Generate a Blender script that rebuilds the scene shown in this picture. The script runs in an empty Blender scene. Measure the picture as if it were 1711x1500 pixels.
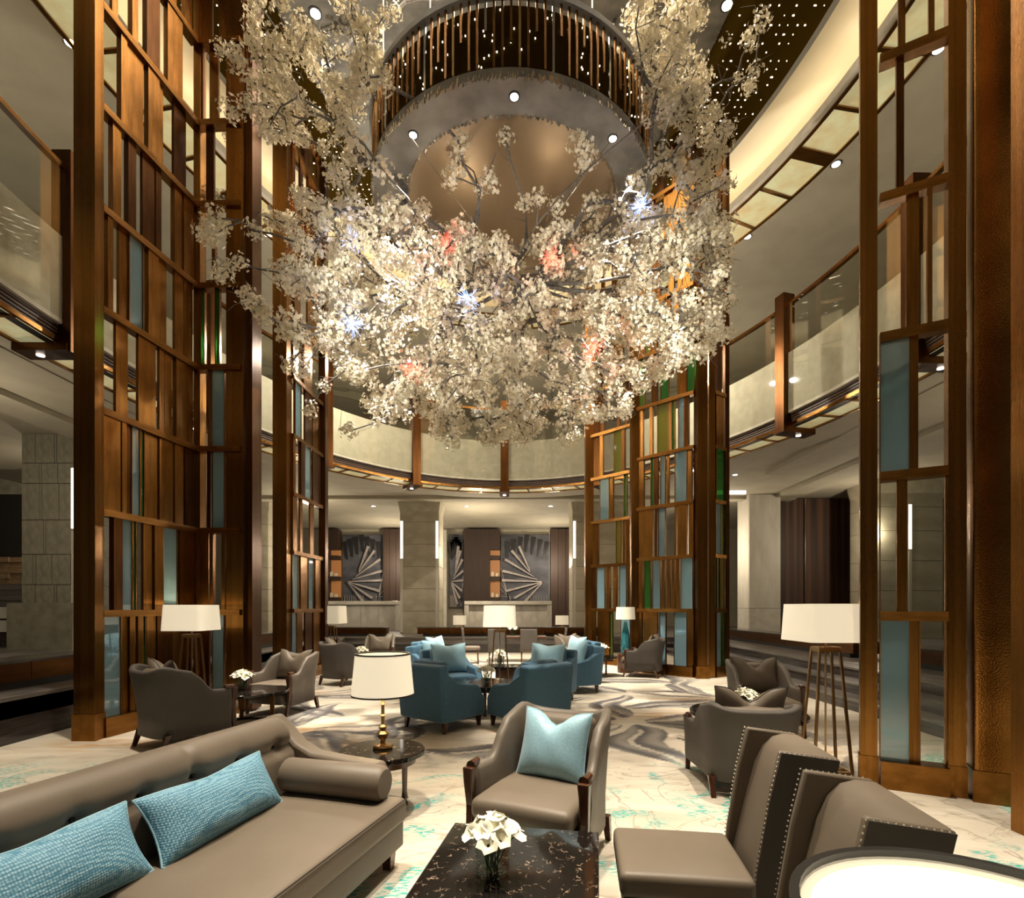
import bpy, bmesh, math, random
import numpy as np
from mathutils import Vector, Matrix
random.seed(7); RNG = np.random.RandomState(11)
PI = math.pi; SC = bpy.context.scene
# ---------------------------------------------------------------- camera, world, exposure, main and added fill lights
F_PX, CX, HY, CAMZ = 880.0, 855.5, 1014.0, 1.6
cam_d = bpy.data.cameras.new('camera'); cam = bpy.data.objects.new('camera', cam_d); SC.collection.objects.link(cam)
cam.location = (0, 0, CAMZ); cam.rotation_euler = (PI/2, 0, 0)
cam_d.sensor_width = 36; cam_d.lens = F_PX/1711*36; cam_d.shift_y = (HY-750)/1711; cam_d.clip_start = .05; cam_d.clip_end = 200
SC.camera = cam
SC.view_settings.view_transform = 'Standard'; SC.view_settings.look = 'None'
SC.view_settings.gamma = 1; SC.view_settings.use_curve_mapping = False; SC.view_settings.exposure = 0.0
w = bpy.data.worlds.new('world'); SC.world = w; w.use_nodes = True
w.node_tree.nodes['Background'].inputs[0].default_value = (1, .86, .66, 1); w.node_tree.nodes['Background'].inputs[1].default_value = .07
def light(name, kind, loc, power, color=(1, .86, .66), size=.5, target=None, spot=60, blend=.5, sy=None):
    d = bpy.data.lights.new(name, kind); d.energy = power; d.color = color
    if kind == 'AREA':
        d.size = size
        if sy: d.shape = 'RECTANGLE'; d.size_y = sy
    else: d.shadow_soft_size = size
    if kind == 'SPOT': d.spot_size = math.radians(spot); d.spot_blend = blend
    o = bpy.data.objects.new(name, d); SC.collection.objects.link(o); o.location = loc
    if target is not None: o.rotation_euler = (Vector(target)-Vector(loc)).to_track_quat('-Z', 'Y').to_euler()
    return o
WARM = (1, .86, .66)
light('hall_fill', 'AREA', (0, 9, 12.2), 800, WARM, 6, (0, 9, 0))  # added overhead fill for the whole hall, no fixture behind it
for i, (x, y, tx, ty, p, sp) in enumerate([(-1.6, 7.6, -1.5, 9, 5600, 62), (1.7, 7.8, 2.4, 8.5, 6200, 62), (0, 11, 0, 13.5, 7200, 62), (2.3, 9.6, 3.6, 10.2, 4200, 46),
        (-3.6, 10, -3.6, 9.6, 3800, 50)]):
    light('ring_spot', 'SPOT', (x, y, 8.0), p, (1, .9, .74), .06, (tx, ty, 0), sp, .8)
for (x, y, tx, ty, p) in [(-1.3, 3.2, -1.5, 2.4, 2300), (.9, 2.6, 1.0, 2.0, 1700), (.6, 4.6, .4, 3.3, 1500), (2.4, 5.2, 2.3, 4.6, 1600), (3.6, 3.0, 3.6, 3.2, 1000), (-4.2, 5.6, -4.4, 5.4, 1500)]:
    light('seating_fill', 'SPOT', (x, y, 7.6), p, (1, .88, .7), .1, (tx, ty, 0), 46, .9)  # added spots in mid-air that brighten the seating
# ---------------------------------------------------------------- materials
MATS = {}
def nt(name):
    m = bpy.data.materials.new(name); m.use_nodes = True; t = m.node_tree
    return m, t, t.nodes['Principled BSDF']
def mat(name, col, rough=.5, metal=0, col2=None, scale=8, bump=0, bscale=60, spec=None, emit=None, es=0, stretch=None, detail=4, lo=.35, hi=.65, sheen=0, coat=0):
    m, t, b = nt(name); N, L = t.nodes, t.links
    b.inputs['Base Color'].default_value = (*col, 1); b.inputs['Roughness'].default_value = rough; b.inputs['Metallic'].default_value = metal
    if spec is not None: b.inputs['Specular IOR Level'].default_value = spec
    if sheen: b.inputs['Sheen Weight'].default_value = sheen
    if coat: b.inputs['Coat Weight'].default_value = coat; b.inputs['Coat Roughness'].default_value = .05
    if emit: b.inputs['Emission Color'].default_value = (*emit, 1); b.inputs['Emission Strength'].default_value = es
    tc = N.new('ShaderNodeTexCoord'); src = tc.outputs['Object']
    if stretch:
        mp = N.new('ShaderNodeMapping'); mp.inputs['Scale'].default_value = stretch; L.new(src, mp.inputs[0]); src = mp.outputs[0]
    if col2:
        n = N.new('ShaderNodeTexNoise'); n.inputs['Scale'].default_value = scale; n.inputs['Detail'].default_value = detail; L.new(src, n.inputs['Vector'])
        r = N.new('ShaderNodeValToRGB'); r.color_ramp.elements[0].position = lo; r.color_ramp.elements[1].position = hi
        r.color_ramp.elements[0].color = (*col, 1); r.color_ramp.elements[1].color = (*col2, 1)
        L.new(n.outputs[0], r.inputs[0]); L.new(r.outputs[0], b.inputs['Base Color'])
    if bump:
        n = N.new('ShaderNodeTexNoise'); n.inputs['Scale'].default_value = bscale; L.new(src, n.inputs['Vector'])
        bp = N.new('ShaderNodeBump'); bp.inputs['Strength'].default_value = bump; bp.inputs['Distance'].default_value = .01
        L.new(n.outputs[0], bp.inputs['Height']); L.new(bp.outputs[0], b.inputs['Normal'])
    MATS[name] = m; return m
bronze = mat('brushed_bronze', (.225, .100, .022), .22, 1, col2=(.33, .152, .038), scale=3, bump=.25, bscale=90)
bronze_dk = mat('dark_bronze', (.085, .034, .010), .30, 1, col2=(.13, .052, .015), scale=3, bump=.2, bscale=90)
gold = mat('gilt_metal', (.75, .5, .22), .25, 1)
chrome = mat('nickel', (.75, .72, .66), .2, 1)
stone = mat('beige_stone', (.58, .54, .45), .6, col2=(.68, .64, .55), scale=5, bump=.1, bscale=20, detail=8)
stone_dk = mat('grey_green_stone', (.19, .175, .125), .6, col2=(.27, .25, .185), scale=4, detail=8)
tile_m = mat('pilaster_stone', (.34, .30, .21), .5, col2=(.44, .39, .29), scale=3, detail=9)
ceil_m = mat('ceiling_paint', (.36, .32, .24), .8, col2=(.40, .36, .27), scale=1.5)
ceil_lt = mat('cove_plaster', (.62, .55, .42), .8)
ceil_dk = mat('star_ceiling_bronze', (.042, .024, .003), .8, spec=0)
plaster = mat('grey_marbled_plaster', (.13, .125, .105), .55, col2=(.26, .25, .22), scale=2.2, detail=8, stretch=(1, 1.6, 1))
plaster2 = mat('grey_ring_plaster', (.16, .15, .14), .5, col2=(.30, .29, .27), scale=2.2, detail=7)
wood = mat('dark_walnut', (.020, .010, .005), .6, col2=(.055, .025, .011), scale=6, stretch=(8, 8, .6), detail=6)
wood_leg = mat('polished_walnut', (.09, .032, .014), .22, col2=(.045, .016, .008), scale=6, stretch=(6, 6, 1), coat=.4)
wood_wall = mat('wall_veneer', (.03, .016, .010), .65, col2=(.14, .06, .028), scale=1.6, stretch=(2.2, 2.2, .25), detail=5)
taupe = mat('taupe_leather', (.150, .118, .086), .5, col2=(.170, .134, .099), scale=3, bump=.05, bscale=120, spec=.4)
taupe_dk = mat('taupe_dark_and_shaded', (.075, .062, .052), .65, bump=.05, bscale=200)  # dark taupe; on back-turned armchair shells it stands in for shade
piping = mat('dark_piping', (.02, .016, .013), .6)
teal = mat('teal_wool', (.036, .112, .190), .8, col2=(.075, .185, .285), scale=140, bump=.3, bscale=220, sheen=.2)
aqua = mat('aqua_silk', (.26, .47, .58), .5, col2=(.35, .58, .69), scale=60, bump=.1, bscale=150, stretch=(1, 1, 3), sheen=.3)
marble_w = mat('white_marble', (.52, .48, .41), .3, col2=(.62, .58, .50), scale=2, detail=10, lo=.45, hi=.55)
marble_d = mat('dark_marble', (.030, .024, .024), .12, col2=(.055, .045, .042), scale=3, stretch=(1, 1, 12))
marble_g = mat('grey_wood_marble', (.10, .088, .080), .3, col2=(.20, .18, .165), scale=2, stretch=(.6, .6, 14), detail=6)
riser_m = mat('dark_grey_marble', (.04, .034, .033), .2, col2=(.085, .075, .070), scale=2, stretch=(.6, .6, 14))
bark = mat('grey_bark', (.10, .09, .08), .7, col2=(.20, .18, .16), scale=20)
petal = mat('blossom_petal', (.88, .80, .62), .6, emit=(1, .85, .6), es=0)
petal.node_tree.nodes['Principled BSDF'].inputs['Subsurface Weight'].default_value = 0
flower_w = mat('cream_flower', (.86, .83, .68), .6)
green = mat('leaf_green', (.07, .12, .03), .6)
fascia = mat('ribbed_fascia', (.070, .040, .026), .55, col2=(.10, .058, .038), scale=4)
black = mat('black_trim', (.012, .010, .009), .4)
art_d = mat('art_panel_dark', (.045, .045, .055), .7, col2=(.10, .10, .115), scale=3, stretch=(1, 1, 3))
art_l = mat('art_blade', (.30, .26, .24), .35, metal=.2, col2=(.42, .37, .34), scale=5)
book_m = mat('niche_ornament', (.7, .62, .48), .5)
brick_m = mat('stacked_timber', (.20, .12, .06), .6, col2=(.30, .20, .11), scale=5)
def emis(name, col, s):
    m, t, b = nt(name); b.inputs['Base Color'].default_value = (*col, 1); b.inputs['Emission Color'].default_value = (*col, 1); b.inputs['Emission Strength'].default_value = s
    MATS[name] = m; return m
led = emis('downlight_lens', (1, .95, .85), 6); cove_led = emis('cove_strip', (1, .86, .6), 15.0); strip = emis('column_light_strip', (1, .95, .86), 1.6)
star = emis('star_point', (1, .9, .75), 3.5); niche_l = emis('niche_glow', (.38, .16, .05), .35)
diffuser = emis('shade_diffuser', (1, .93, .74), 1.0); redl = emis('red_filament', (1, .16, .10), 3); bluel = emis('blue_filament', (.35, .5, 1), 4)
def shade_mat(name, s, col=(1, .86, .62)):
    m, t, b = nt(name); N, L = t.nodes, t.links
    b.inputs['Base Color'].default_value = (.8, .74, .6, 1); b.inputs['Roughness'].default_value = .8
    b.inputs['Emission Color'].default_value = (*col, 1); b.inputs['Emission Strength'].default_value = s
    n = N.new('ShaderNodeTexNoise'); n.inputs['Scale'].default_value = 180; bp = N.new('ShaderNodeBump'); bp.inputs['Strength'].default_value = .2
    L.new(n.outputs[0], bp.inputs['Height']); L.new(bp.outputs[0], b.inputs['Normal']); return m
shade_m = shade_mat('linen_shade', .55); shade_far = shade_mat('linen_shade_dim', .32)
def onyx_mat():   # back-lit onyx panels of the soffits
    m, t, b = nt('lit_onyx'); N, L = t.nodes, t.links
    tc = N.new('ShaderNodeTexCoord'); n = N.new('ShaderNodeTexNoise'); n.inputs['Scale'].default_value = 3; n.inputs['Detail'].default_value = 8
    r = N.new('ShaderNodeValToRGB'); r.color_ramp.elements[0].position = .35; r.color_ramp.elements[1].position = .7
    r.color_ramp.elements[0].color = (.60, .58, .34, 1); r.color_ramp.elements[1].color = (.55, .43, .20, 1)
    L.new(tc.outputs['Object'], n.inputs[0]); L.new(n.outputs[0], r.inputs[0]); L.new(r.outputs[0], b.inputs['Base Color'])
    L.new(r.outputs[0], b.inputs['Emission Color']); b.inputs['Emission Strength'].default_value = .42; return m
onyx = onyx_mat()
def glass_mat(name, tint, refl=.12, op=0, oc=(0, 0, 0), rough=.02):
    m = bpy.data.materials.new(name); m.use_nodes = True; t = m.node_tree; N, L = t.nodes, t.links; N.clear()
    o = N.new('ShaderNodeOutputMaterial'); tr = N.new('ShaderNodeBsdfTransparent'); tr.inputs[0].default_value = (*tint, 1)
    gl = N.new('ShaderNodeBsdfGlossy'); gl.inputs['Roughness'].default_value = rough; gl.inputs[0].default_value = (.9, .95, 1, 1)
    fr = N.new('ShaderNodeLayerWeight'); pw = N.new('ShaderNodeMath'); pw.operation = 'POWER'; pw.inputs[1].default_value = 4; L.new(fr.outputs['Facing'], pw.inputs[0])
    ad = N.new('ShaderNodeMath'); ad.operation = 'MULTIPLY_ADD'; ad.inputs[1].default_value = .5; ad.inputs[2].default_value = refl; ad.use_clamp = True
    mx = N.new('ShaderNodeMixShader'); L.new(pw.outputs[0], ad.inputs[0]); L.new(ad.outputs[0], mx.inputs[0])
    base = tr.outputs[0]
    if op:
        df = N.new('ShaderNodeBsdfDiffuse'); df.inputs[0].default_value = (*oc, 1); m2 = N.new('ShaderNodeMixShader'); m2.inputs[0].default_value = op
        L.new(tr.outputs[0], m2.inputs[1]); L.new(df.outputs[0], m2.inputs[2]); base = m2.outputs[0]
    L.new(base, mx.inputs[1]); L.new(gl.outputs[0], mx.inputs[2]); L.new(mx.outputs[0], o.inputs[0]); MATS[name] = m; return m
g_blue = glass_mat('blue_glass', (.34, .50, .56), .12, .5, (.30, .47, .55))
g_green = glass_mat('green_glass', (.14, .42, .16), .04, .45, (.05, .20, .04))
g_olive = glass_mat('olive_glass', (.5, .48, .12), .04, .45, (.28, .26, .06))
g_clear = glass_mat('clear_glass', (.93, .95, .93), .03)
g_rail = glass_mat('railing_glass', (.90, .90, .86), .05)
g_vase = glass_mat('vase_glass', (.92, .94, .92), .04)
g_teal = glass_mat('teal_lamp_glass', (.12, .52, .58), .2, .35, (.05, .35, .4))
def marble_black():
    m, t, b = nt('black_marble_gold_flecks'); N, L = t.nodes, t.links; tc = N.new('ShaderNodeTexCoord')
    mp = N.new('ShaderNodeMapping'); mp.inputs['Scale'].default_value = (1, 1, 1); L.new(tc.outputs['Object'], mp.inputs[0])
    n = N.new('ShaderNodeTexNoise'); n.inputs['Scale'].default_value = 12; n.inputs['Detail'].default_value = 3; L.new(mp.outputs[0], n.inputs[0])
    a = N.new('ShaderNodeMixRGB'); a.inputs[0].default_value = .12; L.new(mp.outputs[0], a.inputs[1]); L.new(n.outputs[1], a.inputs[2])
    v = N.new('ShaderNodeTexVoronoi'); v.feature = 'DISTANCE_TO_EDGE'; v.inputs['Scale'].default_value = 22; L.new(a.outputs[0], v.inputs[0])
    r = N.new('ShaderNodeValToRGB'); r.color_ramp.elements[0].position = 0; r.color_ramp.elements[1].position = .035; r.color_ramp.elements[0].color = (1, 1, 1, 1); r.color_ramp.elements[1].color = (0, 0, 0, 1)
    L.new(v.outputs[0], r.inputs[0]); n2 = N.new('ShaderNodeTexNoise'); n2.inputs['Scale'].default_value = 22; L.new(tc.outputs['Object'], n2.inputs[0])
    r2 = N.new('ShaderNodeValToRGB'); r2.color_ramp.elements[0].position = .54; r2.color_ramp.elements[1].position = .62; L.new(n2.outputs[0], r2.inputs[0])
    mu = N.new('ShaderNodeMath'); mu.operation = 'MULTIPLY'; L.new(r.outputs[0], mu.inputs[0]); L.new(r2.outputs[0], mu.inputs[1])
    c = N.new('ShaderNodeMixRGB'); c.inputs[1].default_value = (.010, .008, .007, 1); c.inputs[2].default_value = (.38, .27, .20, 1)
    L.new(mu.outputs[0], c.inputs[0]); L.new(c.outputs[0], b.inputs['Base Color']); b.inputs['Roughness'].default_value = .06; return m
blk_marble = marble_black()
def weave_mat():
    m, t, b = nt('aqua_basket_weave'); N, L = t.nodes, t.links; tc = N.new('ShaderNodeTexCoord')
    v = N.new('ShaderNodeTexVoronoi'); v.inputs['Scale'].default_value = 95; v.inputs['Randomness'].default_value = .25; L.new(tc.outputs['Object'], v.inputs[0])
    r = N.new('ShaderNodeValToRGB'); r.color_ramp.elements[0].position = .1; r.color_ramp.elements[1].position = .6
    r.color_ramp.elements[0].color = (.42, .65, .78, 1); r.color_ramp.elements[1].color = (.065, .225, .35, 1)
    L.new(v.outputs[0], r.inputs[0]); L.new(r.outputs[0], b.inputs['Base Color']); b.inputs['Roughness'].default_value = .7
    bp = N.new('ShaderNodeBump'); bp.invert = True; bp.inputs['Strength'].default_value = .7; bp.inputs['Distance'].default_value = .004
    L.new(v.outputs[0], bp.inputs['Height']); L.new(bp.outputs[0], b.inputs['Normal']); return m
weave = weave_mat()
# ---------------------------------------------------------------- mesh helpers
COL = SC.collection
def link(o, parent=None):
    COL.objects.link(o)
    if parent is not None: o.parent = parent
    return o
def thing(name, label, cat, loc=(0, 0, 0), rz=0, group=None):
    o = bpy.data.objects.new(name, None); link(o); o.location = loc; o.rotation_euler = (0, 0, rz); o.empty_display_size = .1
    o['label'] = label; o['category'] = cat
    if group: o['group'] = group
    return o
def tag(o, label, cat, group=None):
    o['label'] = label; o['category'] = cat
    if group: o['group'] = group
    return o
class MB:
    def __init__(s): s.v = []; s.f = []; s.M = Matrix.Identity(4)
    def add(s, vs, fs):
        k = len(s.v); M = s.M; s.v += [tuple(M @ Vector(p)) for p in vs]; s.f += [tuple(i+k for i in f) for f in fs]; return s
    def box(s, c, d):
        x, y, z = c; a, b, e = d[0]/2, d[1]/2, d[2]/2
        return s.add([(x+i*a, y+j*b, z+k*e) for k in (-1, 1) for j in (-1, 1) for i in (-1, 1)],
                     [(0, 2, 3, 1), (4, 5, 7, 6), (0, 1, 5, 4), (2, 6, 7, 3), (0, 4, 6, 2), (1, 3, 7, 5)])
    def b2(s, a, b): return s.box([(a[i]+b[i])/2 for i in range(3)], [abs(b[i]-a[i]) for i in range(3)])
    def rbox(s, c, d, r=.03, crown=(0, 0, 0), n=5):
        h = [q/2 for q in d]; r = min(r, min(h)*.999)
        def knots(H):
            e = [-H, -H+r*.25, -H+r*.6, -H+r]; m = [-(H-r)+(2*(H-r))*i/n for i in range(1, n)]
            return e+m+[H-r, H-r*.6, H-r*.25, H]
        idx = {}; vs = []; fs = []
        def vid(p):
            q = [max(-(h[i]-r), min(h[i]-r, p[i])) for i in range(3)]; dd = Vector([p[i]-q[i] for i in range(3)]); L = dd.length
            if L > 1e-9: dd = dd*(r/L)
            o = [q[i]+dd[i] for i in range(3)]
            u = [max(0, 1-(o[i]/h[i])**2) for i in range(3)]
            o2 = [o[0]+crown[0]*(o[0]/h[0])*u[1]*u[2], o[1]+crown[1]*(o[1]/h[1])*u[0]*u[2], o[2]+crown[2]*(o[2]/h[2])*u[0]*u[1]]
            k = tuple(round(t, 5) for t in o)
            if k not in idx: idx[k] = len(vs); vs.append((c[0]+o2[0], c[1]+o2[1], c[2]+o2[2]))
            return idx[k]
        for ax in range(3):
            a, b = (ax+1) % 3, (ax+2) % 3; ka, kb = knots(h[a]), knots(h[b])
            for sg in (-1, 1):
                G = []
                for u in ka:
                    row = []
                    for v in kb:
                        p = [0, 0, 0]; p[ax] = sg*h[ax]; p[a] = u; p[b] = v; row.append(vid(p))
                    G.append(row)
                for i in range(len(ka)-1):
                    for j in range(len(kb)-1):
                        q = [G[i][j], G[i+1][j], G[i+1][j+1], G[i][j+1]]
                        if sg < 0: q.reverse()
                        q2 = []
                        for t in q:
                            if t not in q2: q2.append(t)
                        if len(q2) > 2: fs.append(tuple(q2))
        return s.add(vs, fs)
    def lathe(s, prof, c=(0, 0, 0), n=24, sx=1, sy=1, ph=0, cap=True):
        vs = [(c[0]+r*sx*math.cos(ph+2*PI*i/n), c[1]+r*sy*math.sin(ph+2*PI*i/n), c[2]+z) for r, z in prof for i in range(n)]
        fs = [(j*n+i, j*n+(i+1) % n, (j+1)*n+(i+1) % n, (j+1)*n+i) for j in range(len(prof)-1) for i in range(n)]
        if cap: fs += [tuple(range(n-1, -1, -1)), tuple((len(prof)-1)*n+i for i in range(n))]
        return s.add(vs, fs)
    def tube(s, pts, rad, n=6):
        pts = [Vector(p) for p in pts]; rad = rad if isinstance(rad, (list, tuple)) else [rad]*len(pts); vs = []; fs = []
        for i, p in enumerate(pts):
            t = (pts[min(i+1, len(pts)-1)]-pts[max(i-1, 0)])
            t = t.normalized() if t.length > 1e-9 else Vector((0, 0, 1))
            a = Vector((0, 0, 1)) if abs(t.z) < .9 else Vector((1, 0, 0)); u = t.cross(a).normalized(); v = t.cross(u)
            vs += [tuple(p+(u*math.cos(2*PI*k/n)+v*math.sin(2*PI*k/n))*rad[i]) for k in range(n)]
        for i in range(len(pts)-1): fs += [(i*n+k, i*n+(k+1) % n, (i+1)*n+(k+1) % n, (i+1)*n+k) for k in range(n)]
        fs += [tuple(range(n-1, -1, -1)), tuple((len(pts)-1)*n+k for k in range(n))]
        return s.add(vs, fs)
    def prism(s, poly, z0, z1, axis='z'):
        n = len(poly); mk = {'z': lambda p, z: (p[0], p[1], z), 'x': lambda p, z: (z, p[0], p[1]), 'y': lambda p, z: (p[0], z, p[1])}[axis]
        return s.add([mk(p, z0) for p in poly]+[mk(p, z1) for p in poly],
                     [tuple(range(n-1, -1, -1)), tuple(range(n, 2*n))]+[(i, (i+1) % n, n+(i+1) % n, n+i) for i in range(n)])
    def frustum(s, c0, d0, c1, d1):
        v = []
        for c, d in ((c0, d0), (c1, d1)): v += [(c[0]+i*d[0]/2, c[1]+j*d[1]/2, c[2]) for j in (-1, 1) for i in (-1, 1)]
        return s.add(v, [(0, 2, 3, 1), (4, 5, 7, 6), (0, 1, 5, 4), (2, 6, 7, 3), (0, 4, 6, 2), (1, 3, 7, 5)])
    def grid(s, P, close_u=False, close_v=False):
        nu, nv = len(P), len(P[0]); vs = [p for r in P for p in r]; fs = []
        for i in range(nu if close_u else nu-1):
            for j in range(nv if close_v else nv-1):
                a, b = i, (i+1) % nu; c, d = j, (j+1) % nv
                fs.append((a*nv+c, b*nv+c, b*nv+d, a*nv+d))
        return s.add(vs, fs)
    def mesh(s, name, m, smooth=False, fix=True):
        me = bpy.data.meshes.new(name); me.from_pydata(s.v, [], s.f)
        if fix:
            bm = bmesh.new(); bm.from_mesh(me); bmesh.ops.recalc_face_normals(bm, faces=bm.faces); bm.to_mesh(me); bm.free()
        me.materials.append(m)
        if smooth:
            me.polygons.foreach_set('use_smooth', [True]*len(me.polygons))
            if smooth != 'all': me.set_sharp_from_angle(angle=math.radians(40))
        return me
    def build(s, name, m, parent=None, smooth=False, bevel=0, loc=None, fix=True):
        o = bpy.data.objects.new(name, s.mesh(name, m, smooth, fix)); link(o, parent)
        if bevel:
            b = o.modifiers.new('bevel', 'BEVEL'); b.width = bevel; b.segments = 2; b.limit_method = 'ANGLE'
        if loc: o.location = loc
        return o
def rot(ang, ax='Z'): return Matrix.Rotation(ang, 4, ax)
def tr(x, y, z): return Matrix.Translation((x, y, z))
def copy_tree(o, parent=None):
    c = o.copy(); COL.objects.link(c); c.parent = parent
    for ch in list(o.children): copy_tree(ch, c)
    return c
def again(o, label, loc, rz, scale=None):
    c = copy_tree(o); c['label'] = label; c.location = loc; c.rotation_euler = (0, 0, rz)
    if scale: c.scale = (scale,)*3
    return c
CUBES = {}
def unit_box(name, m, parent, c, d, rz=0):
    if m.name not in CUBES: CUBES[m.name] = MB().box((0, 0, 0), (1, 1, 1)).mesh('block', m)
    o = bpy.data.objects.new(name, CUBES[m.name]); link(o, parent); o.location = c; o.scale = d; o.rotation_euler = (0, 0, rz); return o
def struct(o): o['kind'] = 'structure'; return o
def grid_at(px, py, z):
    D = F_PX*(CAMZ-z)/(py-HY); return ((px-CX)*D/F_PX, D)
# ---------------------------------------------------------------- setting: floor with woven pattern
def make_floor():
    x0, x1, y0, y1, st = -5.85, 5.25, -3.0, 18.5, .035
    nx, ny = int((x1-x0)/st)+1, int((y1-y0)/st)+1
    X, Y = np.meshgrid(np.linspace(x0, x1, nx), np.linspace(y0, y1, ny)); P = X.ravel(); Q = Y.ravel()
    m1 = np.zeros_like(P); m2 = np.zeros_like(P); rs = np.random.RandomState(5)
    # wavy warp
    wx = P+.12*np.sin(2.1*Q+1.3*P)+.07*np.sin(5.3*Q); wy = Q+.15*np.sin(1.7*P+.6)+.05*np.sin(6.1*P+Q)
    flowers = [(-3.0, 7.0, .2), (-1.35, 5.75, 2.6), (1.6, 7.3, .4), (3.4, 6.0, 1.7), (3.6, 9.2, 2.8), (-3.8, 9.6, 1), (-1.9, 11.4, 2.2), (1.4, 11.2, .9), (4, 12.8, .3), (-4, 13.5, 2), (0, 14.2, 1), (2.4, 15, 2.5), (-.2, 8.8, .1), (-4.6, 6.2, .6)]
    for fx, fy, a0 in flowers:
        k = 6
        for i in range(k):
            a = a0+i*2*PI/k+rs.uniform(-.25, .25); L = rs.uniform(1.3, 2.2); W = rs.uniform(.20, .36)
            dx, dy = wx-fx, wy-fy; u = dx*math.cos(a)+dy*math.sin(a); v = -dx*math.sin(a)+dy*math.cos(a)
            v = v-.16*np.sin(u/L*PI)*(1 if i % 2 else -1)
            t = np.clip((u-.22)/L, 0, 1); half = W*np.sin(PI*t**.8)**.8+1e-6
            q = 1-np.abs(v)/half; inside = ((u > .22) & (u < .22+L) & (q > 0))
            vein = (np.abs(v+.02*np.sin(u*4)) < .03) & (u > .5)
            hollow = (i % 3 == 0) & (q > .5)
            m1 = np.maximum(m1, np.where(inside & ~hollow, np.where(vein, .2, .78+.17*np.sin(v*22+1.2*np.sin(u*3))), 0))
        ox, oy = fx+rs.uniform(-.6, .6), fy+rs.uniform(-.5, .5)
        m2 = np.maximum(m2, .9*np.exp(-(((wx-ox)/.75)**2+((wy-oy)/.28)**2)))
        ox, oy = fx+rs.uniform(-1.4, 1.4), fy+rs.uniform(-1.2, 1.2)
        m2 = np.maximum(m2, .6*np.exp(-(((wx-ox)/.6)**2+((wy-oy)/.2)**2)))
    near = np.clip((6.0+.4*np.sin(P*1.7)-Q)/.9, 0, 1)
    far = np.clip(1-near, 0, 1); lat = np.clip((4.3-np.abs(P-.0))/.8, 0, 1)
    m1 = m1*np.clip((Q-5.0+.3*np.sin(P*2))/.5, 0, 1)*lat; m2 = m2*np.clip((Q-4.6)/.6, 0, 1)
    me = bpy.data.meshes.new('floor'); n = nx*ny
    co = np.zeros((n, 3)); co[:, 0] = P; co[:, 1] = Q
    i, j = np.meshgrid(np.arange(ny-1), np.arange(nx-1), indexing='ij'); a = (i*nx+j).ravel()
    quads = np.stack([a, a+1, a+nx+1, a+nx], 1).ravel()
    me.vertices.add(n); me.vertices.foreach_set('co', co.ravel())
    me.loops.add(len(quads)); me.loops.foreach_set('vertex_index', quads)
    me.polygons.add(len(a)); me.polygons.foreach_set('loop_start', np.arange(len(a))*4); me.update(calc_edges=True)
    ca = me.color_attributes.new('weave', 'FLOAT_COLOR', 'POINT')
    ca.data.foreach_set('color', np.stack([m1, m2, near, np.ones(n)], 1).ravel().astype(np.float32))
    m, t, b = nt('woven_carpet'); N, L = t.nodes, t.links
    at = N.new('ShaderNodeAttribute'); at.attribute_name = 'weave'; sp = N.new('ShaderNodeSeparateColor'); L.new(at.outputs[0], sp.inputs[0])
    tc = N.new('ShaderNodeTexCoord'); OB = tc.outputs['Object']
    def noise(s, d=4, vec=None, dist=0):
        q = N.new('ShaderNodeTexNoise'); q.inputs['Scale'].default_value = s; q.inputs['Detail'].default_value = d; q.inputs['Distortion'].default_value = dist; L.new(vec or OB, q.inputs[0]); return q.outputs[0]
    def ramp(src, a, bb, ca=(0, 0, 0, 1), cb=(1, 1, 1, 1)):
        q = N.new('ShaderNodeValToRGB'); q.color_ramp.elements[0].position = a; q.color_ramp.elements[1].position = bb
        q.color_ramp.elements[0].color = ca; q.color_ramp.elements[1].color = cb; L.new(src, q.inputs[0]); return q.outputs[0]
    def mth(op, a, bb):
        q = N.new('ShaderNodeMath'); q.operation = op; q.use_clamp = True
        for k, z in ((0, a), (1, bb)):
            if isinstance(z, (int, float)): q.inputs[k].default_value = z
            else: L.new(z, q.inputs[k])
        return q.outputs[0]
    def mix(f, a, bb):
        q = N.new('ShaderNodeMixRGB')
        for k, z in ((0, f), (1, a), (2, bb)):
            if isinstance(z, (int, float, tuple)): q.inputs[k].default_value = z
            else: L.new(z, q.inputs[k])
        return q.outputs[0]
    mp = N.new('ShaderNodeMapping'); mp.inputs['Scale'].default_value = (.5, 1.6, 1); L.new(OB, mp.inputs[0]); V = mp.outputs[0]
    base = ramp(noise(1.8, 6, V, .6), .35, .68, (.70, .64, .54, 1), (.54, .47, .37, 1))
    base = mix(mth('MULTIPLY', ramp(noise(3.1, 5, V, 1.2), .60, .68), .5), base, (.36, .31, .27, 1))
    lines = mth('SUBTRACT', 1.0, ramp(mth('ABSOLUTE', mth('SUBTRACT', noise(1.5, 3, V, 1.0), .5), 0), 0, .011))
    n5 = N.new('ShaderNodeMath'); n5.operation = 'SUBTRACT'; L.new(noise(1.1, 4, OB, 1.3), n5.inputs[0]); n5.inputs[1].default_value = .5
    n6 = N.new('ShaderNodeMath'); n6.operation = 'ABSOLUTE'; L.new(n5.outputs[0], n6.inputs[0])
    lines = mth('MULTIPLY', ramp(n6.outputs[0], 0, .012, (1, 1, 1, 1), (0, 0, 0, 1)), sp.outputs[2])
    n7 = N.new('ShaderNodeMath'); n7.operation = 'SUBTRACT'; L.new(noise(1.7, 4, V, 1.6), n7.inputs[0]); n7.inputs[1].default_value = .47
    n8 = N.new('ShaderNodeMath'); n8.operation = 'ABSOLUTE'; L.new(n7.outputs[0], n8.inputs[0])
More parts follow.
